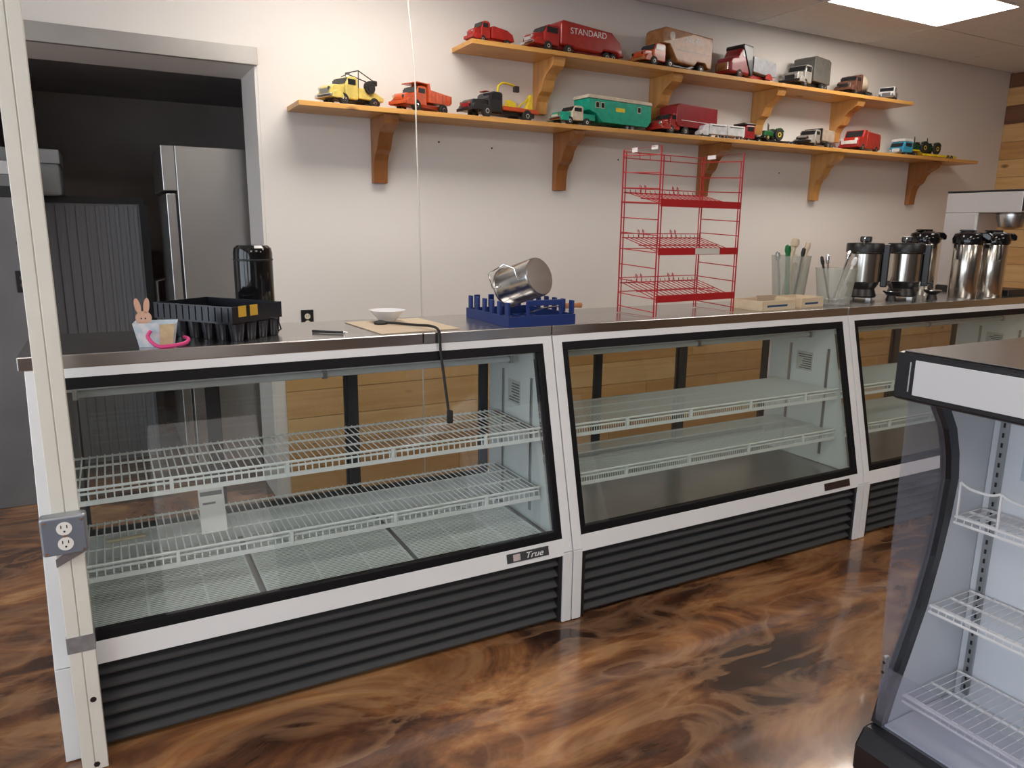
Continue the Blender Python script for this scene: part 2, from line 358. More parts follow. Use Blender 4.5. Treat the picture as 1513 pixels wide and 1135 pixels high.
    for z, dep in shelves:
        shelf(t, kind, z, dep, xi0+.018, xi1-.018, .0235 if kind == 0 else .0125, .0026 if kind == 0 else .0017)
    if floor_racks:
        n = 3; wdt = (xi1-xi0-.02)/n
        for k in range(n):
            a = xi0+.01+k*wdt; b = a+wdt-.03; r = MB()
            for x in (a, a+(b-a)*.36, a+(b-a)*.7, b): r.tube([(x, .075, .379), (x, .60, .379)], .0045, 6)
            for q in range(40): r.tube([(a, .078+q*.0133, .386), (b, .078+q*.0133, .386)], .0022, 4)
            r.build('floor_rack', M_WIRE[0], t)
    # machine grille
    box('machine_housing', M_BLACK, t, PW+.002, L-PW-.002, .045, .69, .012, .30)
    for q in range(6):
        z = .285-q*.047
        MB().prism([(.043, z+.001), (.012, z-.021), (.012, z-.027), (.018, z-.028), (.044, z-.012)], PW+.021, L-PW-.021, 'x').build('louver', M_LOUV, t)
    for xa in (PW+.0025, L-PW-.0205): box('grille_flange', M_BLACK, t, xa, xa+.018, .008, .0445, .006, .300)
    # maker's badge
    b = MB(); slanted(b, L-.305, L-.115, .322, .357, -.0025, .0005); bd = b.build('badge', mat('badge_dark', (.05, .052, .055), .3) if badge_text else mat('badge_blank', (.035, .02, .018), .35), t)
    if badge_text:
        an = math.atan(SL); M = Matrix.Translation((L-.185, fy(.339)-.004, .339)) @ Matrix.Rotation(math.pi/2-an, 4, 'X')
        text('badge_lettering', badge_text, .034, M_WHITE, bd, M, shear=.35, sx=1.25)
        e = MB(); slanted(e, L-.278, L-.246, .327, .352, -.0032, -.0024); e.build('badge_emblem', mat('emblem_pink', (.55, .46, .47), .4), bd)
    return t
X1, X2, X3 = -.24, 1.590, 3.420
case1 = display_case(X1, 0, 'white slant-glass display case with open wire racks on its floor, beside the cream power pole', ((.80, .155), (.55, .145)), 'True', True)
case2 = display_case(X2, 1, 'white slant-glass display case with greenish glass, below the red wire rack', ((.79, .165), (.572, .155)), '', False)
case3 = display_case(X3, 1, 'white slant-glass display case below the coffee urns', ((.79, .165), (.572, .155)), '', False)
# things inside the first case
c = thing('price_card', 'small white printed card standing on the lower wire shelf', 'card', (.255, 2.63, .5535), 0)
MB(Matrix.Rotation(R(-16), 4, 'X')).box(-.042, .042, 0, .0012, 0, .155).build('card', mat('card_white', (.80, .82, .80), .5), c)
MB(Matrix.Rotation(R(-16), 4, 'X')).box(-.036, .036, -.0006, 0, .13, .145).box(-.030, .012, -.0006, 0, .10, .107).build('print', mat('card_ink', (.16, .17, .18), .6), c)
tag(MB().box(-.06, .06, -.01, .01, 0, .010).build('price_strip', mat('strip_yellow', (.62, .58, .42), .4), None, bevel=.003), 'small pale yellow price strip lying on the lower wire shelf', 'price strip').location = (-.02, 2.70, .553)

# ------------------------------------------------------------------ stainless counter tops
def counter(xa, xb, label):
    o = MB().prism([(0, 0), (0, .042), (.50, .042), (.51, .0)], xa, xb, 'x').build('counter_top', M_STEEL, None, bevel=.003)
    o.location = (0, 2.57, 1.180); return tag(o, label, 'counter top', 'stainless counter tops')
counter(-.255, 1.022, 'stainless counter top under the black crate and the bunny basket')
counter(1.025, 1.586, 'short stainless counter top under the blue dish rack')
counter(1.590, 3.416, 'stainless counter top under the red wire rack')
counter(3.420, 5.40, 'stainless counter top under the coffee urns')

# ------------------------------------------------------------------ power pole taped to the first case
M_CREAM = mat('cream_paint', (.78, .765, .70), .35, noise=.05, nscale=6)
M_CREAM2 = M_CREAM
pole = thing('power_pole', 'cream metal power pole with a grey outlet box, taped to a display case', 'power pole', (-.159, 2.29, 0))
MB().box(-.033, .033, .004, .055, 0, ZC-.002).build('channel', M_CREAM2, pole, bevel=.003)
for a, b in ((-.034, -.0012), (.0012, .034)): MB().box(a, b, 0, .006, .002, ZC-.004).build('cover', M_CREAM, pole, bevel=.002)
for z, x in ((.235, .014), (.02, .004)): MB().cyl((x, -.0008, z), (x, .002, z), .0085, n=14).build('screw_hole', M_BLACK, pole)
ob = MB().box(-.062, .050, -.042, -.001, .715, .828).build('outlet_box', mat('box_galv', (.40, .42, .45), .35, .6, noise=.2, nscale=20), pole, bevel=.008)
MB().box(-.057, .045, -.0455, -.0415, .720, .823).build('cover_plate', mat('plate_grey', (.20, .23, .29), .4, .3), ob, bevel=.004)
for z in (.794, .750):
    MB().cyl((-.004, -.0475, z), (-.004, -.045, z), .019, n=20).build('receptacle', mat('receptacle_white', (.85, .85, .82), .35), ob, smooth=40)
    h = MB()
    for dx in (-.007, .007): h.box(-.004+dx-.0013, -.004+dx+.0013, -.0480, -.0474, z+.001, z+.010)
    h.cyl((-.004, -.0480, z-.008), (-.004, -.0474, z-.008), .0028, n=8); h.build('slot', M_BLACK, ob)
for x, z in ((-.050, .815), (.038, .815), (-.050, .727), (.038, .727), (-.004, .772)): MB().cyl((x, -.0475, z), (x, -.045, z), .004, n=8).build('screw', M_CHROME, ob)
M_TAPE = mat('duct_tape', (.36, .36, .38), .3, .4, noise=.25, nscale=30)
MB().prism([(-.036, .665), (.036, .700), (.036, .735), (-.036, .690)], -.0015, .0, 'y').prism([(.0, .700), (.056, .695), (.056, .735), (.0, .735)], .0345, .0358, 'x').build('duct_tape', M_TAPE, pole)
MB().box(-.036, .036, -.0015, 0, .395, .445).box(.0345, .0358, 0, .056, .395, .450).box(-.0358, -.0345, 0, .056, .395, .445).build('duct_tape', M_TAPE, pole)

# ------------------------------------------------------------------ wall shelves
M_SHELF = wood('shelf_pine', (.66, .35, .095), (.52, .24, .055), (.17, .06, .02), rough=.35)
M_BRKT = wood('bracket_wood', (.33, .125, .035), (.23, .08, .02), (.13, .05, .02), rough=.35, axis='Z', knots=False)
M_BRKT2 = wood('bracket_pine', (.60, .31, .10), (.48, .22, .06), (.15, .06, .02), rough=.35, axis='Z', knots=False)
def wall_shelf(x0, x1, z, brs, drop, label):
    t = thing('wall_shelf', label, 'shelf', ((x0+x1)/2, YW-.001, z))
    c = (x0+x1)/2
    MB().box(x0-c, x1-c, -.279, 0, -.026, 0).build('board', M_SHELF, t, bevel=.002)
    for x, mt in brs:
        h = drop
        pr = [(0, -.026), (-.25, -.026), (-.25, -.050), (-.238, -.075), (-.205, -.095), (-.165, -.115), (-.135, -.145), (-.12, -.18), (-.105, -.205), (-.075, -.225), (-.055, -.26), (-.045, -.31), (-.040, -h), (0, -h)]
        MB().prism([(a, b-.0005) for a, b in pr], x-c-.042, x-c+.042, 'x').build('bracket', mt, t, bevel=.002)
    return t
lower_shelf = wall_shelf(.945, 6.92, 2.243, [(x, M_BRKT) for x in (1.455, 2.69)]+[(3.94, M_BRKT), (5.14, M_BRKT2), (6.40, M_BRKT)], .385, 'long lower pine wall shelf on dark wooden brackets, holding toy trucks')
upper_shelf = wall_shelf(1.928, 5.925, 2.655, [(x, M_BRKT2) for x in (2.53, 3.46, 4.44, 5.32)], .33, 'shorter upper pine wall shelf holding toy trucks, just below the ceiling')

# ------------------------------------------------------------------ toy trucks
def paint(name, col, rough=.3, wear=.25): return mat('paint_'+name, col, rough, noise=wear, nscale=25, coat=.2)
P_YEL = paint('yellow', (.75, .60, .16)); P_ORG = paint('orange', (.60, .09, .025)); P_RED = paint('red', (.42, .022, .016))
P_DRED = paint('dark_red', (.30, .015, .022)); P_BLK = paint('black', (.018, .017, .018)); P_TEAL = paint('teal', (.005, .40, .27)); P_CRM = paint('cream', (.72, .64, .50))
P_WHT = paint('white', (.80, .80, .80)); P_RUST = paint('rust', (.42, .17, .05), .5, .4); P_GREY = paint('grey', (.40, .42, .46)); P_DGRY = paint('dark_grey', (.12, .115, .10), .45)
P_SILV = mat('toy_silver', (.50, .48, .44), .35, .5, noise=.2, nscale=30); P_BRN = paint('brown', (.16, .065, .04), .4); P_BLUE = paint('blue', (.03, .33, .55)); P_GRN = paint('green', (.012, .16, .04)); P_DGRN = paint('dark_green', (.008, .06, .02))
P_TAN = paint('tan', (.45, .38, .30)); P_BYEL = paint('bright_yellow', (.80, .62, .03)); M_TIRE = M_RUBBER; M_PGLASS = mat('toy_window', (.02, .022, .025), .15)
def wheel(t, x, y, r, w=.022, hub=M_CHROME, name='wheel', hs=.58):
    b = MB()
    b.k = 0; b.lathe([(r*hs*.95, -w/2), (r*.93, -w/2), (r, -w*.3), (r, w*.3), (r*.93, w/2), (r*hs*.95, w/2)], n=18, M=Matrix.Rotation(math.pi/2, 4, 'X'))
    b.k = 1; b.lathe([(0.001, -w*.46), (r*.35, -w*.52), (r*hs, -w*.40), (r*hs, w*.40), (r*.35, w*.52), (.001, w*.46)], n=14, M=Matrix.Rotation(math.pi/2, 4, 'X'))
    o = b.build(name, [M_TIRE, hub], t, smooth=35); o.location = (x, y, r); return o
def wheels(t, xs_, W, r, hub=M_CHROME, w=.022):
    for x in xs_:
        for s in (-1, 1): wheel(t, x, s*(W/2-w*.55), r, w, hub)
def conv_cab(t, xf, xb, W, zb, hh, hr, col, hood=.5, grille=M_CHROME, roofc=None, fender=True, wr=.03, bumper=M_CHROME, slope=.12):
    """long-nosed cab: front at xf, back at xb, hood height hh, roof height hr"""
    ln = xf-xb; xh = xf-ln*hood; z = lambda q: q
    MB().prism([(xf, zb+.012), (xf-.004, hh*.86), (xf-ln*.10, hh), (xh, hh*1.06), (xh, zb), (xf, zb)], -W*.36, W*.36, 'y').build('hood', col, t, bevel=.007)
    cabp = [(xh, zb), (xh, hh*1.06), (xh-ln*slope, hr-.006), (xh-ln*slope-.012, hr), (xb+.010, hr), (xb, hr-.012), (xb, zb)]
    c = MB().prism(cabp, -W*.44, W*.44, 'y').build('cab', roofc or col, t, bevel=.006)
    # windscreen and side windows, slightly proud dark panes
    dx = ln*slope; dz = hr-hh*1.06; m0, m1 = .16, .84
    ws = MB(); a = (xh-dx*m0+.0025, hh*1.06+dz*m0); b_ = (xh-dx*m1+.0025, hh*1.06+dz*m1)
    ws.prism([a, b_, (b_[0]-.006, b_[1]), (a[0]-.006, a[1])], -W*.37, W*.37, 'y'); ws.build('windscreen', M_PGLASS, c)
    for s in (-1, 1):
        xa0 = xh-dx*.75; xb0 = xb+.018
        if xa0-xb0 > .012:
            MB().box(xb0, xa0, s*W*.44-.002, s*W*.44+.002, hh*1.10, hr-.014).build('side_window', M_PGLASS, c)
        if fender: MB().prism([(xf-.004+wr*1.25*math.cos(q)-wr*1.1, wr+wr*1.35*math.sin(q)) for q in [math.pi*k/8 for k in range(9)]]+[(xf-.004-wr*2.2, wr), (xf-.012, wr)], s*W*.36, s*W*.5, 'y').build('fender', col, t, bevel=.003)
        MB().cyl((xf-.010, s*W*.28, hh*.78), (xf+.003, s*W*.28, hh*.78), W*.06, n=12).build('headlight', M_CHROME, t, smooth=40)
    MB().box(xf-.004, xf+.003, -W*.22, W*.22, zb+.018, hh*.80).build('grille', grille, t, bevel=.002)
    MB().box(xf+.002, xf+.012, -W*.48, W*.48, zb-.004, zb+.014).build('bumper', bumper, t, bevel=.003)
def coe_cab(t, xf, xb, W, zb, hr, col, roofc=None, grille=M_CHROME, rnd_=.012):
    c = MB().prism([(xf, zb), (xf+.004, zb+(hr-zb)*.45), (xf-.016, hr-.008), (xf-.024, hr), (xb, hr), (xb, zb)], -W/2, W/2, 'y').build('cab', col, t, bevel=rnd_, segs=3)
    h = hr-zb
    MB().prism([(xf+.003, zb+h*.52), (xf-.0135, zb+h*.88), (xf-.020, zb+h*.88), (xf-.004, zb+h*.52)], -W*.42, W*.42, 'y').build('windscreen', M_PGLASS, c)
    for s in (-1, 1):
        MB().box(xb+(xf-xb)*.2, xf-.03, s*W/2-.002, s*W/2+.002, zb+h*.55, zb+h*.88).build('side_window', M_PGLASS, c)
        MB().cyl((xf-.004, s*W*.38, zb+h*.22), (xf+.006, s*W*.38, zb+h*.22), W*.065, n=12).build('headlight', M_CHROME, t, smooth=40)
    MB().box(xf-.004, xf+.006, -W*.26, W*.26, zb+h*.10, zb+h*.40).build('grille', grille, t, bevel=.002)
    MB().box(xf+.001, xf+.012, -W*.48, W*.48, zb-.006, zb+.010).build('bumper', M_CHROME, t, bevel=.003)
def chassis(t, x0, x1, W, z0, z1, m=P_BLK): return MB().box(x0, x1, -W*.28, W*.28, z0, z1).build('chassis', m, t)
def toy(name, label, x, y, z, a):   # a: how far the nose is turned from along the shelf towards the room
    return thing(name, label, 'toy truck', (x, y, z+.0005), R(180+a), 'toy trucks on the wall shelves')
ZL, ZU = 2.243, 2.655
# --- lower shelf
t = toy('toy_wrecker', 'pale yellow toy truck with black rails and a spare wheel on its side', 1.26, 4.185, ZL, 22)
wheels(t, (.10, -.11), .15, .030); chassis(t, -.17, .14, .15, .028, .045)
conv_cab(t, .175, 0, .15, .035, .098, .150, P_YEL, .52, mat('toy_grille', (.35, .35, .34), .4, .6))
MB().prism([(-.005, .045), (-.005, .10), (-.09, .10), (-.18, .065), (-.18, .045)], -.066, .066, 'y').build('rear_body', P_YEL, t, bevel=.004)
MB().cyl((-.075, .060, .108), (-.075, .078, .108), .034, n=18).cyl((-.075, .078, .108), (-.075, .081, .108), .018, n=14).build('spare_wheel', M_TIRE, t, smooth=40)
r_ = MB()
for s in (-.055, .055): r_.tube([(-.01, s, .10), (-.012, s, .188), (-.16, s*.4, .150)], .0032, 6)
r_.tube([(-.012, -.055, .188), (-.012, .055, .188)], .0032, 6).tube([(.06, 0, .152), (-.012, 0, .188)], .0025, 6).build('boom_rail', P_BLK, t, smooth=40)
MB().box(-.175, -.145, -.02, .02, .135, .162).build('winch', P_BLK, t, bevel=.004)
t = toy('toy_dump_truck', 'orange red toy dump truck with a ribbed tipping bed', 1.675, 4.185, ZL, 24)
wheels(t, (.105, -.115), .14, .031); chassis(t, -.16, .14, .14, .03, .05, P_ORG)
conv_cab(t, .185, .02, .14, .036, .092, .140, P_ORG, .5, P_ORG, bumper=P_ORG)
MB().box(.012, .10, -.062, .062, .152, .158).build('cab_shield', P_ORG, t, bevel=.002)
b_ = MB(); b_.prism([(.012, .060), (.012, .158), (.004, .158), (-.004, .125), (-.18, .112), (-.18, .075), (-.165, .060)], -.068, -.062, 'y').prism([(.012, .060), (.012, .158), (.004, .158), (-.004, .125), (-.18, .112), (-.18, .075), (-.165, .060)], .062, .068, 'y').box(-.165, .012, -.062, .062, .060, .066).box(.006, .012, -.062, .062, .066, .158)
bed = b_.build('tipping_bed', P_ORG, t)
for s in (-1, 1):
    for q in range(6): MB().box(-.165+q*.030, -.160+q*.030, s*.0695-.002, s*.0695+.002, .066, .112).build('rib', P_ORG, bed)
t = toy('toy_tow_truck', 'black toy tow truck with a red bed and yellow crane arm', 2.175, 4.18, ZL, 11)
wheels(t, (.15, -.16), .155, .036, P_SILV); chassis(t, -.24, .18, .155, .032, .055)
conv_cab(t, .255, .03, .155, .036, .098, .152, P_BLK, .54, P_DRED, wr=.036, bumper=P_BLK)
MB().box(-.255, .022, -.072, .072, .055, .078).build('red_bed', P_ORG, t, bevel=.003)
MB().prism([(.0, .078), (-.005, .112), (-.035, .118), (-.075, .105), (-.085, .078)], -.06, -.05, 'y').build('side_plate', P_BYEL, t)
MB().prism([(.0, .078), (-.005, .112), (-.035, .118), (-.075, .105), (-.085, .078)], .05, .06, 'y').build('side_plate', P_BYEL, t)
MB().tube([(.015, 0, .08), (.018, 0, .16), (.010, 0, .20), (-.015, 0, .218), (-.05, 0, .222), (-.115, 0, .214)], .007, 8).build('crane_arm', P_BYEL, t, smooth=40)
MB().box(-.145, -.110, -.012, .012, .178, .214).build('crane_hook', P_BLK, t, bevel=.003)
MB().prism([(-.20, .078), (-.235, .175), (-.247, .175), (-.25, .078)], -.015, .015, 'y').build('rear_post', P_BYEL, t)
MB().tube([(-.12, 0, .078), (-.225, 0, .15)], .005, 6).build('brace', P_BYEL, t)
MB().box(.10, .13, -.03, .03, .153, .157).build('roof_light', P_RED, t, bevel=.001)
t = toy('toy_camper_truck', 'teal toy pickup pulling a teal camper with a cream roof', 2.925, 4.19, ZL, 7)
wheels(t, (.315, .175), .14, .026, P_WHT); chassis(t, .10, .37, .14, .026, .042)
conv_cab(t, .385, .20, .14, .032, .078, .122, P_TEAL, .5, P_CRM, roofc=P_CRM, wr=.026)
MB().box(.10, .20, -.06, .06, .040, .078).build('pickup_bed', P_TEAL, t, bevel=.004)
bd = MB().prism([(.165, .105), (.17, .175), (-.385, .175), (-.385, .075), (-.35, .038), (.05, .038), (.105, .085)], -.075, .075, 'y').build('camper_body', P_TEAL, t, bevel=.003)
MB().prism([(.18, .176), (.172, .198), (-.38, .198), (-.392, .176)], -.079, .079, 'y').build('camper_roof', P_CRM, t, bevel=.003)
for xa in (.10, .055, -.27):
    f_ = MB().box(xa-.016, xa+.016, .0745, .0765, .120, .158).build('window_frame', P_CRM, bd); MB().box(xa-.012, xa+.012, .0762, .0775, .124, .154).build('pane', M_PGLASS, f_)
MB().box(-.14, -.06, .0745, .0765, .112, .136).build('side_emblem', P_BYEL, bd, bevel=.001)
wheels(t, (-.17, -.215), .15, .020, P_WHT)
t = toy('toy_semi_truck', 'bright red toy semi truck with a plain box trailer', 3.62, 4.20, ZL, 9)
wheels(t, (.20, .05, -.20), .16, .030, P_SILV); chassis(t, -.26, .25, .16, .028, .05)
conv_cab(t, .275, .10, .16, .034, .090, .140, P_RED, .42, P_RED, wr=.03, bumper=P_RED)
b_ = MB().prism([(.13, .058), (.15, .085), (.15, .185), (.12, .205), (-.285, .205), (-.285, .058)], -.078, .078, 'y').build('box_trailer', P_DRED, t, bevel=.004)
for s in (-1, 1): MB().box(-.28, .10, s*.0785-.001, s*.0785+.001, .098, .102).build('trim_line', P_WHT, b_)
t = toy('toy_double_trailer', 'small white toy road train of two box trailers', 3.875, 4.085, ZL, 0)
wheels(t, (.19, .12, .02, -.04, -.18), .05, .010, P_SILV, .010)
MB().prism([(.215, .010), (.218, .03), (.19, .045), (.175, .075), (.13, .080), (.13, .010)], -.024, .024, 'y').build('cab', P_WHT, t, bevel=.004)
for a, b in ((-.035, .125), (-.205, -.04)):
    q = MB().box(a, b, -.026, .026, .020, .088).build('trailer', P_WHT, t, bevel=.003); MB().box(a+.015, b-.02, .0255, .0268, .072, .078).build('print_line', P_DGRY, q); MB().box(a+.015, b-.02, -.0268, -.0255, .072, .078).build('print_line', P_DGRY, q)
t = toy('toy_lowboy', 'dark red toy truck with a flat black trailer, behind the white road train', 4.50, 4.235, ZL, 0)
wheels(t, (.26, .15, -.16, -.20), .12, .019, P_SILV, .016); chassis(t, .10, .28, .12, .02, .035)
coe_cab(t, .31, .20, .125, .028, .125, P_DRED)
MB().box(.19, .31, -.058, .058, .125, .140).build('roof_fairing', P_BLK, t, bevel=.006)
MB().prism([(.19, .045), (.19, .052), (.10, .052), (.07, .036), (-.22, .036), (-.24, .026), (-.24, .020), (.06, .020), (.09, .045)], -.058, .058, 'y').build('flat_trailer', P_BLK, t)
def tractor(x, y, z, a, s, label, body, tall=True, front=True):
    t = thing('toy_tractor', label, 'toy tractor', (x, y, z), R(180+a), 'green toy tractors')
    k = s
    MB().box(.005*k, .085*k, -.014*k, .014*k, .030*k, .068*k).build('engine_hood', body, t, bevel=.004*k)
    MB().box(-.045*k, .01*k, -.018*k, .018*k, .028*k, .055*k).build('body', body, t, bevel=.003*k)
    for sy in (-1, 1):
        wheel(t, -.035*k, sy*.034*k, .042*k, .018*k, P_BYEL, hs=.72 if front else .52)
        if front: wheel(t, .065*k, sy*.026*k, .020*k, .010*k, P_BYEL, hs=.72)
        MB().prism([(-.035*k+.047*k*math.cos(q), .042*k+.047*k*math.sin(q)) for q in [math.pi*(.25+.6*j/6) for j in range(7)]]+[(-.035*k+.043*k*math.cos(q), .042*k+.043*k*math.sin(q)) for q in [math.pi*(.85-.6*j/6) for j in range(7)]], sy*.034*k-.010*k, sy*.034*k+.010*k, 'y').build('fender', body, t)
    MB().cyl((.05*k, .006*k, .066*k), (.05*k, .006*k, .118*k), .0028*k, n=8).build('exhaust', P_BLK, t); MB().cyl((.028*k, -.006*k, .066*k), (.028*k, -.006*k, .112*k), .0028*k, n=8).build('air_intake', P_BLK, t)
    MB().box(-.062*k, -.035*k, -.013*k, .013*k, .054*k, .060*k).build('seat', P_BYEL, t, bevel=.002*k)
    MB().lathe([(.011*k, -.001*k), (.012*k, 0), (.011*k, .001*k)], c=(-.012*k, 0, .082*k), n=12).cyl((.0, 0, .064*k), (-.012*k, 0, .082*k), .0018*k, n=6).build('steering_wheel', P_BLK, t)
    return t
tractor(4.53, 4.232, ZL+.0365, 0, 1.05, 'green toy tractor with yellow wheels riding on a flat black toy trailer', P_GRN)
t = toy('toy_army_truck', 'silver and black toy truck with a grey box bed on the lower shelf', 4.945, 4.185, ZL, 13)
wheels(t, (.12, -.09, -.145), .15, .026, P_SILV); chassis(t, -.18, .16, .15, .026, .05)
conv_cab(t, .185, .03, .15, .034, .085, .132, P_SILV, .48, P_BLK, wr=.028, bumper=P_BLK)
MB().box(-.185, .012, -.072, .072, .056, .140).build('box_bed', P_TAN, t, bevel=.003); MB().box(.012, .026, -.07, .07, .056, .145).build('headboard', P_BLK, t)
t = toy('toy_van', 'red toy panel van with a white grille', 5.49, 4.185, ZL, 15)
wheels(t, (.13, -.14), .16, .028, P_SILV)
b_ = MB().prism([(.06, .028), (.06, .150), (.04, .158), (-.20, .155), (-.215, .14), (-.22, .028)], -.078, .078, 'y').build('van_body', P_RED, t, bevel=.010, segs=3)
MB().prism([(.215, .026), (.218, .082), (.205, .096), (.14, .105), (.105, .165), (.06, .168), (.06, .026)], -.078, .078, 'y').build('cab', P_RED, t, bevel=.008)
MB().prism([(.1385, .112), (.1135, .158), (.1075, .158), (.1325, .112)], -.064, .064, 'y').build('windscreen', M_PGLASS, t)
MB().box(.214, .2215, -.062, .062, .050, .078).build('grille', P_WHT, t, bevel=.003)
for s in (-1, 1):
    MB().cyl((.212, s*.056, .084), (.222, s*.056, .084), .013, n=12).build('headlight', P_WHT, t, smooth=40)
MB().box(.214, .228, -.08, .08, .026, .042).build('bumper', P_DRED, t, bevel=.004)
t = toy('toy_tractor_hauler', 'blue and white cab-over toy truck with a yellow flat trailer', 6.36, 4.20, ZL, 0)
wheels(t, (.33, .20, -.26, -.31), .12, .020, P_SILV, .016); chassis(t, .16, .38, .12, .022, .04)
coe_cab(t, .385, .25, .13, .028, .118, P_BLUE, grille=P_WHT); MB().box(.262, .372, -.062, .062, .118, .142).build('roof_fairing', P_WHT, t, bevel=.006)
MB().prism([(.25, .050), (.25, .060), (.155, .060), (.115, .036), (-.36, .036), (-.40, .022), (-.40, .018), (.10, .018), (.14, .050)], -.058, .058, 'y').build('flat_trailer', P_BYEL, t)
tractor(6.255, 4.20, ZL+.0365, 0, 1.15, 'dark green toy tractor on a yellow trailer, next to the blue cab', P_DGRN, front=False)
tractor(6.43, 4.20, ZL+.0365, 0, 1.15, 'dark green toy tractor at the rear of a yellow toy trailer', P_DGRN, front=False)
# --- upper shelf
t = toy('toy_sweeper', 'small red toy truck with a rounded rear body', 2.11, 4.18, ZU, 8)
wheels(t, (.085, -.09), .10, .022, P_SILV, .014); chassis(t, -.13, .12, .10, .02, .036, P_RED)
conv_cab(t, .145, .03, .10, .028, .080, .125, P_RED, .45, P_RED, wr=.022, bumper=P_RED)
MB().prism([(.022, .036), (.022, .100), (.0, .104), (-.09, .094), (-.13, .075), (-.145, .036)], -.048, .048, 'y').build('rear_body', P_RED, t, bevel=.006)
t = toy('toy_tanker', 'red toy tanker truck lettered in white capitals along its tank', 2.70, 4.19, ZU, 8)
wheels(t, (.26, .10, -.22, -.275), .15, .028, P_CRM); chassis(t, -.30, .33, .15, .03, .05, P_DRED)
conv_cab(t, .365, .17, .15, .036, .095, .150, P_RED, .40, M_CHROME, wr=.03)
tk = MB().prism([(.165, .050), (.165, .175), (.14, .192), (-.26, .178), (-.33, .13), (-.375, .045), (-.33, .035), (-.31, .06), (-.19, .06), (-.17, .04), (.05, .04), (.07, .050)], -.073, .073, 'y').build('tank', P_RED, t, bevel=.012, segs=3)
text('tank_lettering', 'STANDARD', .050, P_WHT, tk, Matrix.Translation((-.06, .0735, .142)) @ Matrix.Rotation(R(2), 4, 'Y') @ Matrix.Rotation(math.pi, 4, 'Z') @ Matrix.Rotation(math.pi/2, 4, 'X'), sx=1.15)
t = toy('toy_moving_van', 'worn orange and wood-brown toy moving van lettered along its side', 3.48, 4.19, ZU, 8)
wheels(t, (.24, .09, -.22), .165, .030, P_SILV); chassis(t, -.28, .28, .165, .03, .05)
conv_cab(t, .315, .12, .15, .036, .095, .148, P_ORG, .42, P_ORG, wr=.03, bumper=P_RUST)
vb = MB().prism([(.17, .150), (.165, .235), (.14, .252), (-.33, .246), (-.33, .045), (-.29, .045), (-.26, .075), (-.18, .075), (-.15, .045), (.02, .050), (.06, .10), (.10, .150)], -.080, .080, 'y').build('van_body', P_RUST, t, bevel=.006)
text('van_lettering', 'ALLIED', .048, P_BLK, vb, Matrix.Translation((-.13, .0805, .200)) @ Matrix.Rotation(math.pi, 4, 'Z') @ Matrix.Rotation(math.pi/2, 4, 'X'), sx=1.2)
MB().cyl((.08, .0795, .205), (.08, .0812, .205), .026, n=20).build('round_emblem', P_TAN, vb)
for s in (-1, 1): MB().box(-.32, .02, s*.0805-.001, s*.0805+.001, .128, .132).build('trim_line', P_BRN, vb)
t = toy('toy_coal_truck', 'dark red and black toy truck with a smooth grey dump body', 4.175, 4.19, ZU, 10)
wheels(t, (.17, -.17), .15, .030, P_RED); chassis(t, -.24, .2, .15, .03, .05, P_RED)
MB().prism([(.27, .03), (.272, .10), (.25, .135), (.19, .145), (.15, .205), (.05, .215), (.05, .03)], -.070, .070, 'y').build('cab', P_DRED, t, bevel=.016, segs=3)
MB().prism([(.05, .03), (.15, .215), (.14, .232), (.03, .228), (.02, .03)], -.076, .076, 'y').build('cab_shroud', P_BLK, t, bevel=.008)
MB().prism([(.1845, .150), (.1545, .195), (.1485, .195), (.1785, .150)], -.055, .055, 'y').build('windscreen', M_PGLASS, t)
for s in (-1, 1): MB().box(.09, .145, s*.0695-.002, s*.0695+.002, .148, .190).build('side_window', M_PGLASS, t)
MB().box(.262, .279, -.05, .05, .045, .10).build('grille', M_CHROME, t, bevel=.006)
MB().prism([(.015, .065), (.015, .165), (-.26, .155), (-.275, .06), (-.20, .052)], -.076, .076, 'y').build('dump_body', P_GREY, t, bevel=.003)
for s in (-1, 1): MB().prism([(-.17+.045*math.cos(q), .03+.04*math.sin(q)) for q in [math.pi*k/8 for k in range(9)]], s*.076, s*.084, 'y').build('rear_fender', P_RED, t)
t = toy('toy_box_truck', 'silver toy truck with a tall dark grey box body', 4.79, 4.19, ZU, 14)
wheels(t, (.15, -.12, -.17), .17, .030, P_SILV); chassis(t, -.22, .2, .17, .03, .055)
conv_cab(t, .235, .04, .17, .038, .105, .165, P_SILV, .46, P_BLK, wr=.032, bumper=P_BLK)
MB().prism([(.03, .06), (.03, .225), (0, .238), (-.20, .238), (-.235, .225), (-.235, .06)], -.084, .084, 'y').build('box_body', P_DGRY, t, bevel=.004)
t = toy('toy_mixer', 'brown toy cement mixer truck with a cream drum', 5.36, 4.19, ZU, 16)
wheels(t, (.14, -.11, -.16), .15, .027, P_SILV); chassis(t, -.20, .19, .15, .027, .05)
conv_cab(t, .215, .04, .15, .036, .098, .148, P_BRN, .46, P_BLK, wr=.03, bumper=P_BRN)
MB().box(.0, .03, -.062, .062, .05, .165).build('water_tank', P_BRN, t, bevel=.005)
dm = MB(); dm.lathe([(.012, -.118), (.03, -.115), (.048, -.06), (.066, 0), (.060, .05), (.035, .085), (.001, .088)], n=20, M=Matrix.Translation((-.09, 0, .122)) @ Matrix.Rotation(R(78), 4, 'Y')); dm.build('drum', P_CRM, t, smooth=30)
MB().box(-.21, -.19, -.02, .02, .05, .13).build('drum_stand', P_BRN, t)
t = toy('toy_white_truck', 'small white and black toy truck at the end of the upper shelf', 5.78, 4.19, ZU, 28)
wheels(t, (.065, -.065), .12, .020, P_SILV, .016); chassis(t, -.10, .1, .12, .02, .04)
coe_cab(t, .105, .01, .12, .03, .112, P_WHT); MB().box(-.11, .005, -.055, .055, .04, .085).build('rear_body', P_BLK, t, bevel=.004)

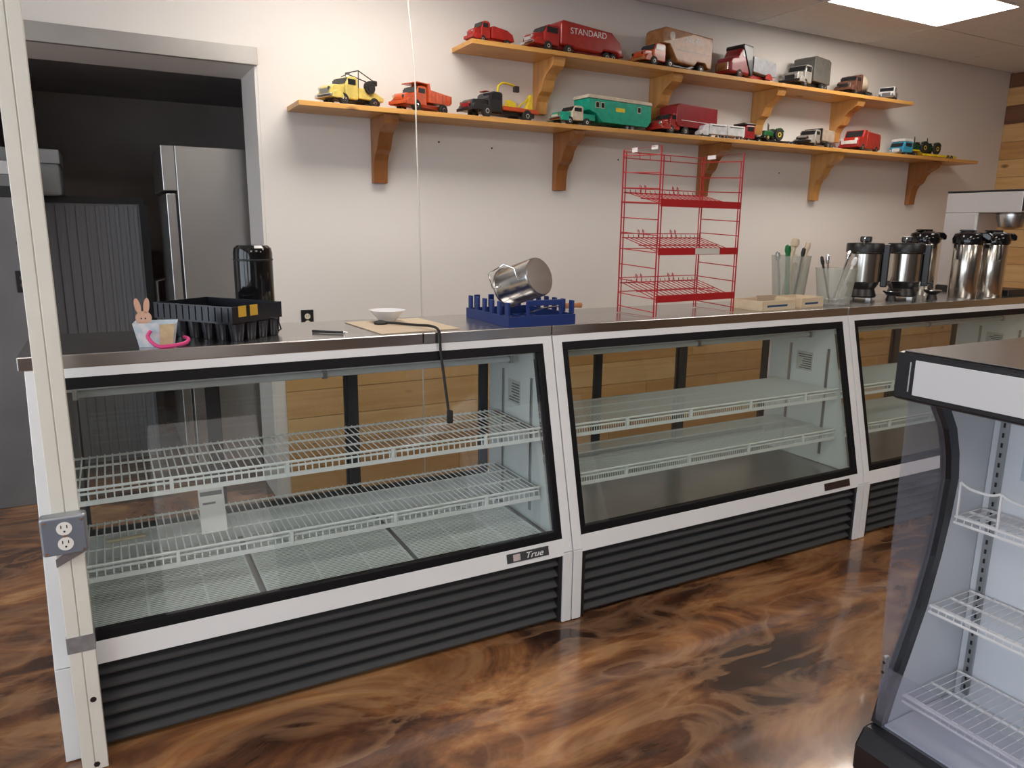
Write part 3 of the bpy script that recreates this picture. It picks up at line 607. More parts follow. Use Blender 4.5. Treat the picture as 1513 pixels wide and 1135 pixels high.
# ------------------------------------------------------------------ red wire rack on the counter
ZT = 1.2225
M_REDW = mat('red_wire', (.42, .012, .018), .35)
rk = thing('wire_rack', 'red three-tier wire display rack standing on the counter', 'display rack', (2.394, 2.747, ZT), R(4.3))
W2, D2, HR = .262, .122, .742
for s in (-1, 1):
    f_ = MB().tube([(s*W2, -D2, .0035), (s*W2, -D2, HR), (s*W2, D2, HR), (s*W2, D2, .0035)], .0036, 6, closed=True)
    f_.tube([(s*(W2-.016), -D2, .004), (s*(W2-.016), -D2, HR-.04)], .003, 6).tube([(s*(W2-.016), D2, .004), (s*(W2-.016), D2, HR-.01)], .003, 6)
    sf = f_.build('side_frame', M_REDW, rk, smooth=40)
    for z in (.03, .09, .155, .225, .295, .37, .437, .508, .57, .637, .711):
        MB().tube([(s*W2, -D2, z-.006), (s*W2, D2, z+.006)], .0024, 6).build('rung', M_REDW, sf)
for z in (.10, .165, .30, .37, .51, .575, .645, .708, .735):
    MB().tube([(-W2, D2, z), (W2, D2, z)], .0024, 6).build('back_rail', M_REDW, rk)
for x in (-.165, -.10, -.03, .03): MB().tube([(x, D2, .708), (x, D2, .735)], .002, 6).build('back_spacer', M_REDW, rk)
for zr, zf in ((.557, .500), (.353, .290), (.144, .080)):
    d = MB()
    for i in range(17):
        x = -W2+.012+(2*W2-.024)*i/16
        d.tube([(x, D2-.004, zr+.012), (x, D2-.006, zr), (x, -D2-.002, zf)], .0019, 5)
    d.tube([(-W2+.005, D2-.006, zr-.003), (W2-.005, D2-.006, zr-.003)], .003, 6).tube([(-W2+.005, 0, (zr+zf)/2-.003), (W2-.005, 0, (zr+zf)/2-.003)], .0026, 6)
    sh = d.build('shelf', M_REDW, rk)
    MB().prism([(-D2-.004, zf-.012), (-D2-.004, zf+.020), (-D2-.008, zf+.020), (-D2-.008, zf-.012)], -W2+.004, W2-.004, 'x').build('shelf_lip', M_REDW, sh)
    for x in (-.15, -.12, .06, .09): MB().tube([(x, D2-.002, zr), (x, D2-.002, zr+.030), (x, D2+.006, zr+.036), (x, D2+.006, zr+.022)], .0022, 5).build('hook', M_REDW, sh)
    if abs(zr-.353) < .01: MB().box(-.03, .13, -D2-.0092, -D2-.0082, zf-.010, zf+.018).build('paper_label', mat('rack_label', (.62, .60, .55), .5), sh)
M_TAG = mat('tag_white', (.75, .70, .68), .5)
MB().box(-W2-.002, -W2+.002, -.10, -.06, HR-.012, HR+.004).build('tape_tag', M_TAG, rk); MB().box(-W2-.002, -W2+.002, .03, .065, HR-.016, HR+.004).build('tape_tag', M_TAG, rk); MB().box(W2-.003, W2+.002, .05, .10, HR-.014, HR+.004).build('tape_tag', M_TAG, rk)

# ------------------------------------------------------------------ blue dish rack with a steel bain-marie pot
M_BLUEP = mat('blue_plastic', (.012, .035, .17), .4)
br = thing('dish_rack', 'dark blue plastic dish rack with upright fingers on the counter', 'dish rack', (1.545, 2.772, ZT))
bw, bdp = .158, .198
b_ = MB(); b_.box(-bw, bw, -bdp, -bdp+.010, 0, .042).box(-bw, bw, bdp-.010, bdp, 0, .042).box(-bw, -bw+.010, -bdp+.01, bdp-.01, 0, .042).box(bw-.010, bw, -bdp+.01, bdp-.01, 0, .042)
for q in range(6): b_.box(-bw+.01, bw-.01, -bdp+.02+q*.07, -bdp+.028+q*.07, 0, .008)
for q in range(5): b_.box(-bw+.03+q*.062, -bw+.038+q*.062, -bdp+.01, bdp-.01, 0, .008)
b_.build('tray', M_BLUEP, br)
for q in range(6):
    y = -bdp+.022+q*.068
    for s in (-1, 1): MB().box(s*(bw-.006)-.006, s*(bw-.006)+.006, y-.014, y+.014, .0425, .098).build('finger', M_BLUEP, br, bevel=.003)
for q in range(4):
    x = -bw+.05+q*.07
    MB().box(x-.013, x+.013, bdp-.012, bdp, .0425, .098).build('finger', M_BLUEP, br, bevel=.003)
MB().box(-.065, .085, -bdp-.001, -bdp+.011, .082, .105).box(-.075, -.060, -bdp-.001, -bdp+.011, .0425, .105).box(.080, .095, -bdp-.001, -bdp+.011, .0425, .105).build('handle_arch', M_BLUEP, br, bevel=.003)
Mp = Matrix.Translation((1.565, 2.775, ZT+.163)) @ Vector((.30, -.90, .30)).to_track_quat('Z', 'Y').to_matrix().to_4x4()
pt = thing('steel_pot', 'tall brushed steel pot lying tilted in the blue dish rack', 'pot', (0, 0, 0)); pt.matrix_world = Mp
MB().lathe([(.001, .098), (.076, .098), (.081, .094), (.083, .085), (.083, -.095), (.088, -.098), (.0885, -.094), (.0805, -.092), (.0805, .085), (.001, .088)], n=40).build('pot_body', M_STEEL, pt, smooth=35)
MB().tube([(-.084, 0, -.06), (-.105, .0, -.085), (-.125, .06, -.075), (-.118, .075, .02), (-.095, .05, .05), (-.084, 0, .045)], .0028, 6).build('bail_handle', M_CHROME, pt, smooth=40)
ld = thing('wood_handle_tool', 'kitchen tool with a wooden handle sticking out of the blue rack', 'kitchen tool', (1.612, 2.698, ZT+.062), 0)
MB().lathe([(.001, 0), (.010, .004), (.012, .04), (.010, .09), (.012, .115), (.001, .122)], c=(.085, 0, .0), n=14, M=Matrix.Rotation(R(90), 4, 'Y')).build('handle', wood('handle_wood', (.50, .22, .09), (.40, .16, .06), (.3, .1, .04), knots=False), ld, smooth=40)
MB().tube([(.088, 0, 0), (.0, 0, -.006), (-.06, 0, -.022)], .004, 6).build('shank', M_CHROME, ld, smooth=40)
for i, (dx, dy, rz) in enumerate(((.015, -.135, 20), (.055, -.10, -35))):
    o = MB(Matrix.Rotation(R(rz), 4, 'Z')).box(-.045, .045, -.012, .012, 0, .014).build('steel_tool', M_CHROME, None, bevel=.005); o.location = (1.56+dx, 2.772+dy, ZT+.0095)
    tag(o, ('short chrome tool lying at the front of the blue dish rack', 'chrome tool lying at an angle inside the blue dish rack')[i], 'kitchen tool')

# ------------------------------------------------------------------ bowl on a paper mat, pen, black cable, wall cable
o = MB(Matrix.Rotation(R(4), 4, 'Z')).box(-.165, .165, -.19, .19, 0, .003).build('paper_mat', mat('mat_tan', (.62, .50, .36), .45), None); o.location = (1.02, 2.80, ZT); tag(o, 'tan paper mat lying under the white bowl', 'mat')
o = MB().lathe([(.001, 0), (.030, 0), (.034, .004), (.072, .045), (.074, .047), (.071, .047), (.034, .008), (.001, .006)], n=36).build('bowl', mat('porcelain', (.80, .80, .82), .15), None, smooth=40); o.location = (1.01, 2.935, ZT+.0035); tag(o, 'small white bowl on a tan paper mat', 'bowl')
pn = thing('pen', 'black pen lying on the counter beside the paper mat', 'pen', (.71, 2.70, ZT+.0055), R(-38))
MB().cyl((-.045, 0, 0), (.05, 0, 0), .0048, n=10).build('barrel', M_BLACK, pn, smooth=40); MB().cyl((.05, 0, 0), (.064, 0, 0), .0045, .001, n=10).build('tip', M_CHROME, pn, smooth=40); MB().cyl((-.072, 0, 0), (-.0452, 0, 0), .0054, n=10).build('cap', M_BLACK, pn, smooth=40)
def bez(pts, n=10):
    P = [Vector(p) for p in pts]; out = []
    for i in range(len(P)-1):
        p0 = P[max(i-1, 0)]; p1 = P[i]; p2 = P[i+1]; p3 = P[min(i+2, len(P)-1)]
        for k in range(n):
            u = k/n; out.append(tuple(.5*((2*p1)+(-p0+p2)*u+(2*p0-5*p1+4*p2-p3)*u*u+(-p0+3*p1-3*p2+p3)*u**3)))
    return out+[tuple(P[-1])]
cb = thing('black_cable', 'black cable running over the counter edge and down the glass to its plug', 'cable', (0, 0, 0))
MB().tube(bez([(.955, 2.862, ZT+.0105), (1.01, 2.80, ZT+.0105), (1.055, 2.72, ZT+.011), (1.075, 2.62, ZT+.018), (1.082, 2.560, ZT+.004), (1.085, 2.552, 1.15), (1.090, 2.525, 1.03), (1.094, 2.502, .93)]), .0052, 8).build('cord', M_RUBBER, cb, smooth=50)
MB().lathe([(.001, 0), (.026, 0), (.028, .006), (.020, .012), (.006, .016), (.001, .016)], c=(.955, 2.862, ZT+.0035), n=18).build('cord_base', M_RUBBER, cb, smooth=40)
MB().box(1.083, 1.105, 2.482, 2.499, .885, .935).build('plug', M_RUBBER, cb, bevel=.004)
wc = MB().tube(bez([(1.520, 4.0, ZC-.002), (1.530, 4.0, 2.79), (1.561, 4.0, 2.456), (1.567, 3.998, 2.08), (1.578, 4.0, 1.60), (1.584, 4.0, 1.115), (1.590, 4.0, .35), (1.592, 4.0, .006)]), .0042, 6).build('hanging_wire', mat('wire_white', (.62, .60, .55), .4), None, smooth=50)
tag(wc, 'thin white wire hanging down the wall over the lower shelf', 'wire')
def wall_outlet(loc, rz, label, plate):
    t = thing('wall_outlet', label, 'outlet', loc, rz)
    MB().box(-.036, .036, -.006, 0, -.058, .058).build('plate', plate, t, bevel=.003)
    for z in (-.02, .02):
        r_ = MB().cyl((0, -.0085, z), (0, -.0055, z), .0165, n=18).build('receptacle', mat('receptacle_cream', (.72, .66, .50), .4), t, smooth=40)
        MB().box(-.007, -.005, -.0092, -.0084, z-.002, z+.008).box(.005, .007, -.0092, -.0084, z-.002, z+.008).build('slot', M_BLACK, r_)
wall_outlet((1.004, YW-.001, 1.075), 0, 'black wall outlet with cream sockets just above the counter', M_BLACK)

# ------------------------------------------------------------------ bunny basket and black crate
bb = thing('bunny_basket', 'white paper basket with a pink bunny cut-out and pink handle', 'basket', (.127, 2.655, ZT), R(-8))
v0 = [(-.050, -.035), (.050, -.035), (.050, .035), (-.050, .035)]; v1 = [(-.064, -.045), (.064, -.045), (.064, .045), (-.064, .045)]
q_ = MB(); vs = [(x, y, 0) for x, y in v0]+[(x, y, .078) for x, y in v1]+[(x*.96, y*.94, .004) for x, y in v0]+[(x*.97, y*.96, .078) for x, y in v1]
q_.add(vs, [(0, 3, 2, 1)]+[(i, (i+1) % 4, (i+1) % 4+4, i+4) for i in range(4)]+[(8, 9, 10, 11)]+[(i+8, i+12, (i+1) % 4+12, (i+1) % 4+8) for i in range(4)]+[(i+4, (i+1) % 4+4, (i+1) % 4+12, i+12) for i in range(4)])
q_.build('basket_box', mat('basket_print', (.78, .80, .84), .5, noise=.3, nscale=45, col2=(.52, .66, .78)), bb)
M_PINK = mat('pink_plastic', (.75, .06, .26), .35); M_BUN = mat('bunny_tan', (.72, .42, .30), .6)
MB().prism([(.012, .004), (.048, .004), (.060, .074), (.014, .074)], -.0462, -.0452, 'y').build('tan_panel', mat('basket_tan', (.66, .52, .32), .5, noise=.2, nscale=50), bb)
def ell(cx_, cz, rx, rz, n=16, rot=0):
    return [(cx_+rx*math.cos(a)*math.cos(rot)-rz*math.sin(a)*math.sin(rot), cz+rx*math.cos(a)*math.sin(rot)+rz*math.sin(a)*math.cos(rot)) for a in [2*math.pi*i/n for i in range(n)]]
bn = MB().prism(ell(-.035, .090, .024, .022), .010, .014, 'y').build('bunny_head', M_BUN, bb)
MB().prism(ell(-.050, .128, .009, .026, rot=.18), .010, .014, 'y').build('ear', M_BUN, bn); MB().prism(ell(-.024, .128, .009, .026, rot=-.12), .010, .014, 'y').build('ear', M_BUN, bn)
for x in (-.042, -.030): MB().cyl((x, .0095, .088), (x, .0103, .088), .0025, n=8).build('eye', M_BLACK, bn)
MB().tube(bez([(-.012, -.052, .055), (-.020, -.060, .035), (.005, -.068, .008), (.045, -.066, .006), (.085, -.040, .010), (.095, -.010, .018), (.080, .02, .022)]), .006, 6).build('handle_ribbon', M_PINK, bb, smooth=50)
ct = thing('crate', 'black plastic crate with ribbed cups underneath, standing on the counter', 'crate', (.344, 2.837, ZT), R(-52))
cw, cd, chh = .18, .122, .118; cr = MB()
for (a, b, c_, d) in ((-cw, cw, -cd, -cd+.006), (-cw, cw, cd-.006, cd), (-cw, -cw+.006, -cd+.006, cd-.006), (cw-.006, cw, -cd+.006, cd-.006)): cr.box(a, b, c_, d, .062, chh)
cr.box(-cw+.006, cw-.006, -cd+.006, cd-.006, .058, .064)
cr.build('crate_body', mat('crate_black', (.012, .014, .020), .25), ct)
M_CUP = mat('crate_cup', (.014, .016, .024), .25)
for i in range(6):
    for j in range(4):
        MB().lathe([(.001, .002), (.020, .0), (.022, .006), (.028, .058)], c=(-cw+.036+i*.0615, -cd+.034+j*.0580, 0), n=12).build('cup', M_CUP, ct, smooth=40)
for i in range(12): MB().box(-cw+.008+i*.0295, -cw+.019+i*.0295, -cd-.003, -cd, .066, chh-.004).build('rib', M_CUP, ct)
for y in (-.075, -.02): MB().box(cw, cw+.0012, y-.018, y+.018, .082, chh+.001).build('yellow_sticker', mat('sticker_yellow', (.70, .42, .04), .5), ct)
MB().tube([(cw-.003, .06, .066), (cw+.012, .085, .060), (cw+.012, .10, .02), (cw-.01, .10, .006)], .003, 6).build('wire_foot', M_BLACK, ct)
cn = thing('canister', 'tall glossy black canister with a domed top, behind the black crate', 'canister', (.500, 3.002, ZT))
MB().lathe([(.001, 0), (.070, 0), (.072, .004), (.072, .285), (.068, .303), (.056, .313), (.001, .316)], n=36).build('canister_body', M_GLOSSBLACK, cn, smooth=35)
MB().lathe([(.0722, .255), (.0735, .257), (.0735, .261), (.0722, .263)], n=36).build('seam_ring', M_BLACK, cn, smooth=40)

# ------------------------------------------------------------------ wooden trays, tubs of utensils
M_LWOOD = wood('light_wood', (.70, .58, .42), (.62, .49, .33), (.4, .3, .2), knots=False)
def wood_tray(x, y, rz, w, d, h, label):
    t = thing('wooden_tray', label, 'tray', (x, y, ZT), R(rz))
    MB().box(-w, w, -d, d, 0, .006).build('base', M_LWOOD, t)
    for (a, b, c_, e) in ((-w, w, -d, -d+.008), (-w, w, d-.008, d)): MB().box(a, b, c_, e, .0062, h).build('side', M_LWOOD, t, bevel=.001)
    for (a, b) in ((-w, -w+.008), (w-.008, w)): MB().box(a, b, -d+.0082, d-.0082, .0062, h).build('end', M_LWOOD, t, bevel=.001)
    MB().box(-w*.7, w*.5, -d-.0008, -d, .016, .026).build('label_strip', mat('label_blue', (.02, .07, .16), .4), t)
    return t
wood_tray(2.955, 2.725, 6, .135, .095, .048, 'pale wooden tray holding sticks beside the red wire rack')
wood_tray(3.235, 2.745, 8, .100, .085, .050, 'small pale wooden tray with a blue strip beside the clear tubs')
for i, (dx, dy, rz) in enumerate(((-.03, .02, 35), (0, -.02, 15), (.02, .03, -20), (-.05, -.02, 60))):
    o = MB(Matrix.Rotation(R(rz), 4, 'Z')).box(-.075, .075, -.006, .006, 0, .004).build('wooden_stick', M_LWOOD, None, bevel=.001); o.location = (2.955+dx, 2.725+dy, ZT+.0065+.0045*i); tag(o, 'flat wooden stick lying in the pale wooden tray', 'stick', 'wooden sticks in the tray')
o = MB().box(-.07, .07, -.004, .004, 0, .055).build('cardboard_strip', mat('cardboard', (.45, .36, .28), .7), None); o.location = (3.02, 2.77, ZT+.0065); tag(o, 'brown cardboard strip standing in the pale wooden tray', 'card')
M_TUB = glass('tub_plastic', (.90, .91, .89), 1.4, .08, .22, (.72, .73, .70))
def tub(name, label, x, y, r0, r1, h, rz=0):
    t = thing('utensil_tub', label, 'tub', (x, y, ZT), R(rz), 'clear plastic tubs of utensils')
    MB().lathe([(.001, 0), (r0, 0), (r0+.002, .004), (r1, h-.006), (r1+.003, h), (r1-.001, h), (r0-.001, .006), (.001, .004)], n=32).build('tub_wall', M_TUB, t, smooth=35); return t
tub('a', 'tall clear tub of utensils with green and wooden handles', 3.395, 2.955, .082, .106, .255)
tub('b', 'shorter clear tub of spoons in front of the urns', 3.50, 2.735, .082, .106, .195)
M_GRNP = mat('green_plastic', (.01, .16, .05), .4)
def utensil(name, label, base, top, r, m, head=None, hm=None):
    b = Vector(base); e = Vector(top); t = thing(name, label, 'utensil', base)
    d = e-b; MB().tube([(0, 0, 0), tuple(d*.5), tuple(d)], r, 8).build('handle', m, t, smooth=40)
    if head: MB().lathe([(.001, 0), (head*.8, .004), (head, .02), (head*.8, .045), (.001, .052)], c=tuple(d-d.normalized()*.012), n=14, M=d.to_track_quat('Z', 'Y').to_matrix().to_4x4()).build('end_grip', hm or m, t, smooth=40)
    return t
zt = ZT+.009
utensil('green_utensil', 'utensil with a thick green handle leaning in the tall tub', (3.375, 2.945, zt), (3.335, 2.93, 1.50), .013, M_GRNP, .018)
utensil('wooden_spoon', 'wooden utensil with a rounded end leaning in the tall tub', (3.385, 2.99, zt), (3.435, 2.975, 1.535), .012, M_LWOOD, .024)
utensil('wooden_spoon', 'slim wooden utensil leaning over the edge of the tall tub', (3.415, 2.935, zt), (3.480, 2.925, 1.515), .010, M_LWOOD, .016)
utensil('black_utensil', 'black handled utensil leaning in the tall tub', (3.40, 2.920, zt), (3.42, 2.90, 1.485), .007, M_BLACK, .012)
utensil('steel_spoon', 'steel spoon leaning right in the shorter tub', (3.49, 2.735, zt), (3.565, 2.72, 1.475), .006, M_CHROME, .014)
utensil('steel_spoon', 'white handled spoon leaning far right in the shorter tub', (3.505, 2.715, zt), (3.575, 2.69, 1.44), .007, M_WHITE, .014)
utensil('black_utensil', 'black knife handle leaning left out of the shorter tub', (3.47, 2.735, zt), (3.405, 2.75, 1.445), .006, M_BLACK, .010)
utensil('steel_spoon', 'steel ladle standing in the middle of the shorter tub', (3.49, 2.76, zt), (3.475, 2.775, 1.45), .005, M_CHROME, .012)

# ------------------------------------------------------------------ coffee urns, airpots, brewer
M_COFST = mat('urn_steel', (.62, .59, .54), .20, 1., noise=.1, nscale=2, stretch=(6, 6, .2))
def server(x, y, rz, label):
    t = thing('coffee_server', label, 'coffee urn', (x, y, ZT), R(rz), 'coffee servers on the counter')
    MB().lathe([(.001, .012), (.080, .012), (.085, .02), (.072, .06), (.088, .085), (.092, .100)], n=32).build('stand', M_BLACK, t, smooth=40)
    for a in (40, 140, 220, 320): MB().box(.075*math.cos(R(a))-.014, .075*math.cos(R(a))+.014, .075*math.sin(R(a))-.014, .075*math.sin(R(a))+.014, 0, .0118).build('foot', M_STEELD, t)
    MB().lathe([(.094, .1005), (.098, .104), (.098, .265), (.094, .270)], n=40).build('steel_body', M_COFST, t, smooth=35)
    MB().lathe([(.096, .2705), (.103, .275), (.103, .318), (.098, .326), (.001, .330)], n=36).build('lid', M_BLACK, t, smooth=35)
    MB().tube([(-.095, 0, .31), (-.10, 0, .352), (-.085, .0, .358), (.085, 0, .358), (.10, 0, .352), (.095, 0, .31)], .005, 8).build('bail_handle', M_CHROME, t, smooth=40)
    MB().box(-.035, .035, -.03, .03, .331, .366).build('lid_knob', M_BLACK, t, bevel=.008)
    MB().box(-.026, .026, -.135, -.098, .075, .32).build('gauge_column', M_BLACK, t, bevel=.006)
    f_ = MB().tube([(0, -.125, .095), (0, -.155, .092), (0, -.160, .065)], .010, 8).build('faucet', M_BLACK, t, smooth=40); MB().tube([(0, -.150, .10), (0, -.158, .135)], .004, 6).build('tap_lever', M_CHROME, f_, smooth=40)
    MB().lathe([(.001, .0), (.030, 0), (.022, .028), (.046, .046), (.048, .052), (.001, .050)], c=(0, -.165, 0), n=20).build('drip_tray', M_BLACK, t, smooth=40); MB().lathe([(.046, .0525), (.050, .0525), (.050, .056), (.046, .056)], c=(0, -.165, 0), n=20).build('drip_rim', M_CHROME, t, smooth=40)
server(3.94, 2.895, 32, 'steel and black coffee server behind the shorter clear tub'); server(4.235, 2.835, 32, 'steel and black coffee server beside the tall airpots')
def airpot(x, y, rz, label, m):
    t = thing('airpot', label, 'airpot', (x, y, ZT), R(rz), 'airpots on the counter')
    MB().lathe([(.001, 0), (.078, 0), (.080, .004), (.080, .318), (.078, .322)], n=40).build('steel_body', m, t, smooth=35)
    MB().lathe([(.081, .3225), (.088, .330), (.090, .355), (.080, .385), (.045, .400), (.001, .403)], n=36).build('lid', M_GLOSSBLACK, t, smooth=35)
    MB().prism([(-.020, .395), (-.105, .392), (-.125, .375), (-.125, .350), (-.110, .345), (-.085, .360)], -.024, .024, 'x').build('spout', M_GLOSSBLACK, t, bevel=.006)
    MB().box(-.03, .03, -.03, .05, .400, .410).build('pump_button', M_GLOSSBLACK, t, bevel=.004)
    for q in (-1, 1): MB().tube([(q*.088, .02, .345), (q*.108, .02, .32), (q*.112, .02, .25), (q*.105, .02, .235)], .006, 6).build('handle_hook', M_BLACK, t, smooth=40)
airpot(4.655, 2.715, 15, 'tall steel airpot with a black lid at the front of the counter', M_COFST); airpot(4.865, 2.680, 60, 'steel airpot with a black lid beside the coffee brewer', M_COFST); airpot(4.575, 2.945, 60, 'steel airpot with a black lid behind the tall front airpot', M_COFST)
bw_ = thing('coffee_brewer', 'pale grey coffee brewer with an overhanging head and steel funnel', 'coffee brewer', (5.02, 2.63, ZT))
M_BREW = mat('brewer_grey', (.60, .57, .56), .3, .3)
MB().box(0, .24, .26, .48, .04, .52).build('column', M_BREW, bw_, bevel=.004); MB().box(0, .24, 0, .48, .5205, .650).build('head', M_BREW, bw_, bevel=.004); MB().box(-.002, .242, -.003, .482, .6505, .662).build('top_cover', M_BLACK, bw_, bevel=.003)
MB().box(-.01, .25, 0, .48, 0, .0395).build('base', M_BLACK, bw_, bevel=.004); MB().box(.002, .238, -.006, -.0005, .53, .645).build('control_panel', M_BLACK, bw_)
MB().lathe([(.085, .5195), (.088, .50), (.070, .43), (.020, .415), (.001, .415)], c=(.12, .115, 0), n=30).build('funnel', M_STEEL, bw_, smooth=35); MB().tube([(.12, .03, .49), (.12, -.05, .485), (.12, -.06, .478)], .008, 8).build('funnel_handle', M_BLACK, bw_, smooth=40)
MB().box(-.0015, -.0002, .262, .278, .05, .515).build('edge_trim', M_CHROME, bw_)

# ------------------------------------------------------------------ open merchandiser at the right
mc = thing('open_merchandiser', 'black open-front cold merchandiser with clear side and wire shelves', 'merchandiser', (1.862, 1.235, 0))
ML = -1.45   # runs towards the camera side, along -y
M_MBLK = mat('merch_black', (.010, .010, .013), .3); M_MGREY = mat('merch_grey', (.66, .69, .74), .35, noise=.05, nscale=3)
M_MTOP = mat('merch_top', (.30, .28, .27), .25, .7)
M_CLR = glass('clear_acrylic', (.90, .91, .95), 1.45, 0, .09, (.6, .6, .7))
MB().prism([(.0, 1.172), (-.0, 1.296), (.02, 1.2995), (.72, 1.2995), (.72, 1.24), (.10, 1.20), (.09, 1.165), (.02, 1.165)], ML, 0, 'y').build('canopy', M_MBLK, mc, bevel=.004)
MB().box(.012, .715, ML+.01, -.010, 1.3, 1.302).build('top_sheet', M_MTOP, mc)
MB().box(-.003, .0005, ML+.03, -.055, 1.188, 1.282).build('light_panel', mat('panel_white', (.62, .62, .64), .2), mc, bevel=.001)
MB().box(-.002, .0, -.044, -.040, 1.195, 1.275).build('panel_slot', M_CHROME, mc)
pts_in = [(.10, 1.165), (.175, 1.13), (.225, 1.06), (.255, .98), (.270, .90), (.262, .78), (.245, .66), (.205, .50), (.155, .36), (.110, .24), (.085, .14)]
pts_out = [(.31, .90), (.298, .78), (.278, .66), (.24, .50), (.19, .36), (.145, .24), (.115, .14)]
MB().prism(pts_in+[(.115, .14), (.145, .24), (.19, .36), (.24, .50), (.278, .66), (.298, .78), (.310, .90), (.295, .98), (.265, 1.06), (.215, 1.13), (.15, 1.165)], -.035, -.001, 'y').build('end_trim', M_MBLK, mc)
MB().prism([(.15, 1.164), (.215, 1.129), (.265, 1.06), (.295, .98), (.31, .90), (.298, .78), (.278, .66), (.24, .50), (.19, .36), (.145, .24), (.115, .142), (.70, .142), (.70, 1.20)], -.034, -.004, 'y').build('end_wall', M_MGREY, mc)
MB().prism([(.05, 1.164), (.098, 1.164), (.172, 1.128), (.222, 1.06), (.252, .98), (.267, .90), (.259, .78), (.242, .66), (.202, .50), (.152, .36), (.107, .24), (.17, .24)][:11]+[(.085, .245), (.06, .6)], -.020, -.014, 'y').build('side_glass', M_CLR, mc)
MB().box(.455, .475, ML, -.036, .139, 1.20).build('back_wall', M_MGREY, mc)
for y in (-.07, -.70, -1.3):
    s_ = MB().box(.445, .4545, y-.012, y+.012, .16, 1.18).build('shelf_standard', M_GALV, mc)
    for q in range(32): MB().box(.4435, .4452, y-.003, y+.003, .18+q*.031, .194+q*.031).build('slot', M_BLACK, s_)
MB().box(.453, .4548, -.43, -.13, .90, 1.15).build('notice', mat('notice_paper', (.45, .52, .60), .5), mc)
n_ = MB().box(.4522, .4531, -.42, -.14, 1.11, 1.14); n_.build('notice_band', mat('notice_blue', (.02, .16, .36), .5), mc)
for q in range(6): MB().box(.4522, .4531, -.41, -.41+.08+.14*((q*7) % 5)/5, .93+q*.027, .939+q*.027).build('notice_line', mat('notice_ink', (.14, .18, .25), .6), mc)
M_WWIRE = mat('white_wire', (.78, .78, .80), .35)
def mshelf(z, xf, guard):
    s_ = MB()
    for x in (xf, xf+.01, (xf+.44)/2, .438): s_.tube([(x, ML+.03, z-.004), (x, -.045, z-.004)], .0045, 6)
    s_.tube([(xf-.002, ML+.03, z-.022), (xf-.002, -.045, z-.022)], .0045, 6)
    sh = s_.build('shelf', M_WWIRE, mc, smooth=40); d = MB()
    for i in range(60):
        y = -.05-(abs(ML)-.09)*i/59; d.tube([(xf, y, z-.022), (xf, y, z), (.441, y, z)], .0017, 4)
    d.build('wire_deck', M_WWIRE, sh)
    if guard:
        g_ = MB(); n = 12; 
        for k in range(n):
            y0 = -.05-k*.115; g_.tube([(xf, y0, z), (xf-.004, y0, z+.105)], .004, 6); g_.tube(bez([(xf-.004, y0, z+.105), (xf-.004, y0-.03, z+.092), (xf-.004, y0-.085, z+.092), (xf-.004, y0-.115, z+.105)], 5), .004, 6)
        g_.build('scalloped_guard', M_WWIRE, sh, smooth=40)
mshelf(.79, .30, True); mshelf(.515, .235, False); mshelf(.235, .16, False)
MB().box(.10, .454, ML+.01, -.037, .1385, .146).build('deck', M_MGREY, mc)
MB().prism([(.018, 0), (.018, .085), (.05, .135), (.72, .138), (.72, 0)], ML, 0, 'y').build('base', M_MBLK, mc, bevel=.008)
MB().box(.088, .093, ML+.01, -.012, .1385, .335).build('front_riser', M_CLR, mc); MB().box(.0935, .30, -.0120, -.0070, .1385, .335).build('corner_riser', M_CLR, mc)
MB().box(.080, .098, -.028, -.016, .30, .372).build('riser_clip', M_STEELD, mc, bevel=.003)
for z in (.32, .352): MB().cyl((.0795, -.022, z), (.0805, -.022, z), .005, n=10).build('clip_screw', M_BLACK, mc)

# ------------------------------------------------------------------ kitchen things beyond the doorway
fr = thing('refrigerator', 'stainless upright refrigerator standing beyond the kitchen doorway', 'refrigerator', (.335, 4.86, 0))
M_FRS = mat('fridge_steel', (.52, .51, .50), .3, .95, noise=.08, nscale=2)
MB().box(.075, .86, 0, .78, .12, 2.055).build('body', M_FRS, fr, bevel=.004); MB().box(0, .0735, .002, .778, 1.80, 2.055).build('top_grille', M_FRS, fr, bevel=.004)
d_ = MB().box(.012, .062, .002, .778, .14, 1.785).build('door', M_FRS, fr, bevel=.004); MB().box(.0622, .0748, .006, .774, .15, 1.78).build('door_seal', M_BLACK, d_); MB().tube([(.012, .70, 1.25), (-.04, .70, 1.23), (-.04, .70, .85), (.012, .70, .83)], .012, 8).build('door_handle', M_STEELD, d_, smooth=40)
for x in (.12, .8):
    for y in (.08, .7): MB().cyl((x, y, 0), (x, y, .12), .03, n=12).build('caster', M_BLACK, fr)
rp = thing('ribbed_panel', 'dark grey ribbed steel panel with a black frame in the kitchen', 'panel', (-.10, 5.62, 0))
MB().box(-.62, .36, .01, .05, .0, 1.77).build('sheet', mat('ribbed_grey', (.26, .27, .30), .45, .2), rp)
for q in range(17): MB().box(-.60+q*.056, -.578+q*.056, -.002, .0098, .03, 1.72).build('rib', mat('ribbed_grey', (.26, .27, .30), .45, .2), rp, bevel=.003)
MB().box(-.62, .36, -.008, .0098, 1.735, 1.775).build('top_frame', M_BLACK, rp); MB().box(.33, .38, -.008, .0098, 0, 1.734).build('side_frame', M_BLACK, rp)
hd = thing('wall_hood', 'pale grey boxy unit above the grey cabinet in the kitchen', 'hood', (-.75, 5.50, 1.775))
MB().box(-.60, .555, 0, .5, 0, .19).build('housing', mat('hood_grey', (.52, .55, .57), .4), hd, bevel=.02); MB().box(-.61, .560, -.006, .5, .1905, .275).build('top_band', mat('hood_band', (.60, .61, .62), .4), hd, bevel=.006)
kc = thing('grey_cabinet', 'dark grey steel cabinet with an outlet, beside the cream pole', 'cabinet', (-.80, 4.90, 0))
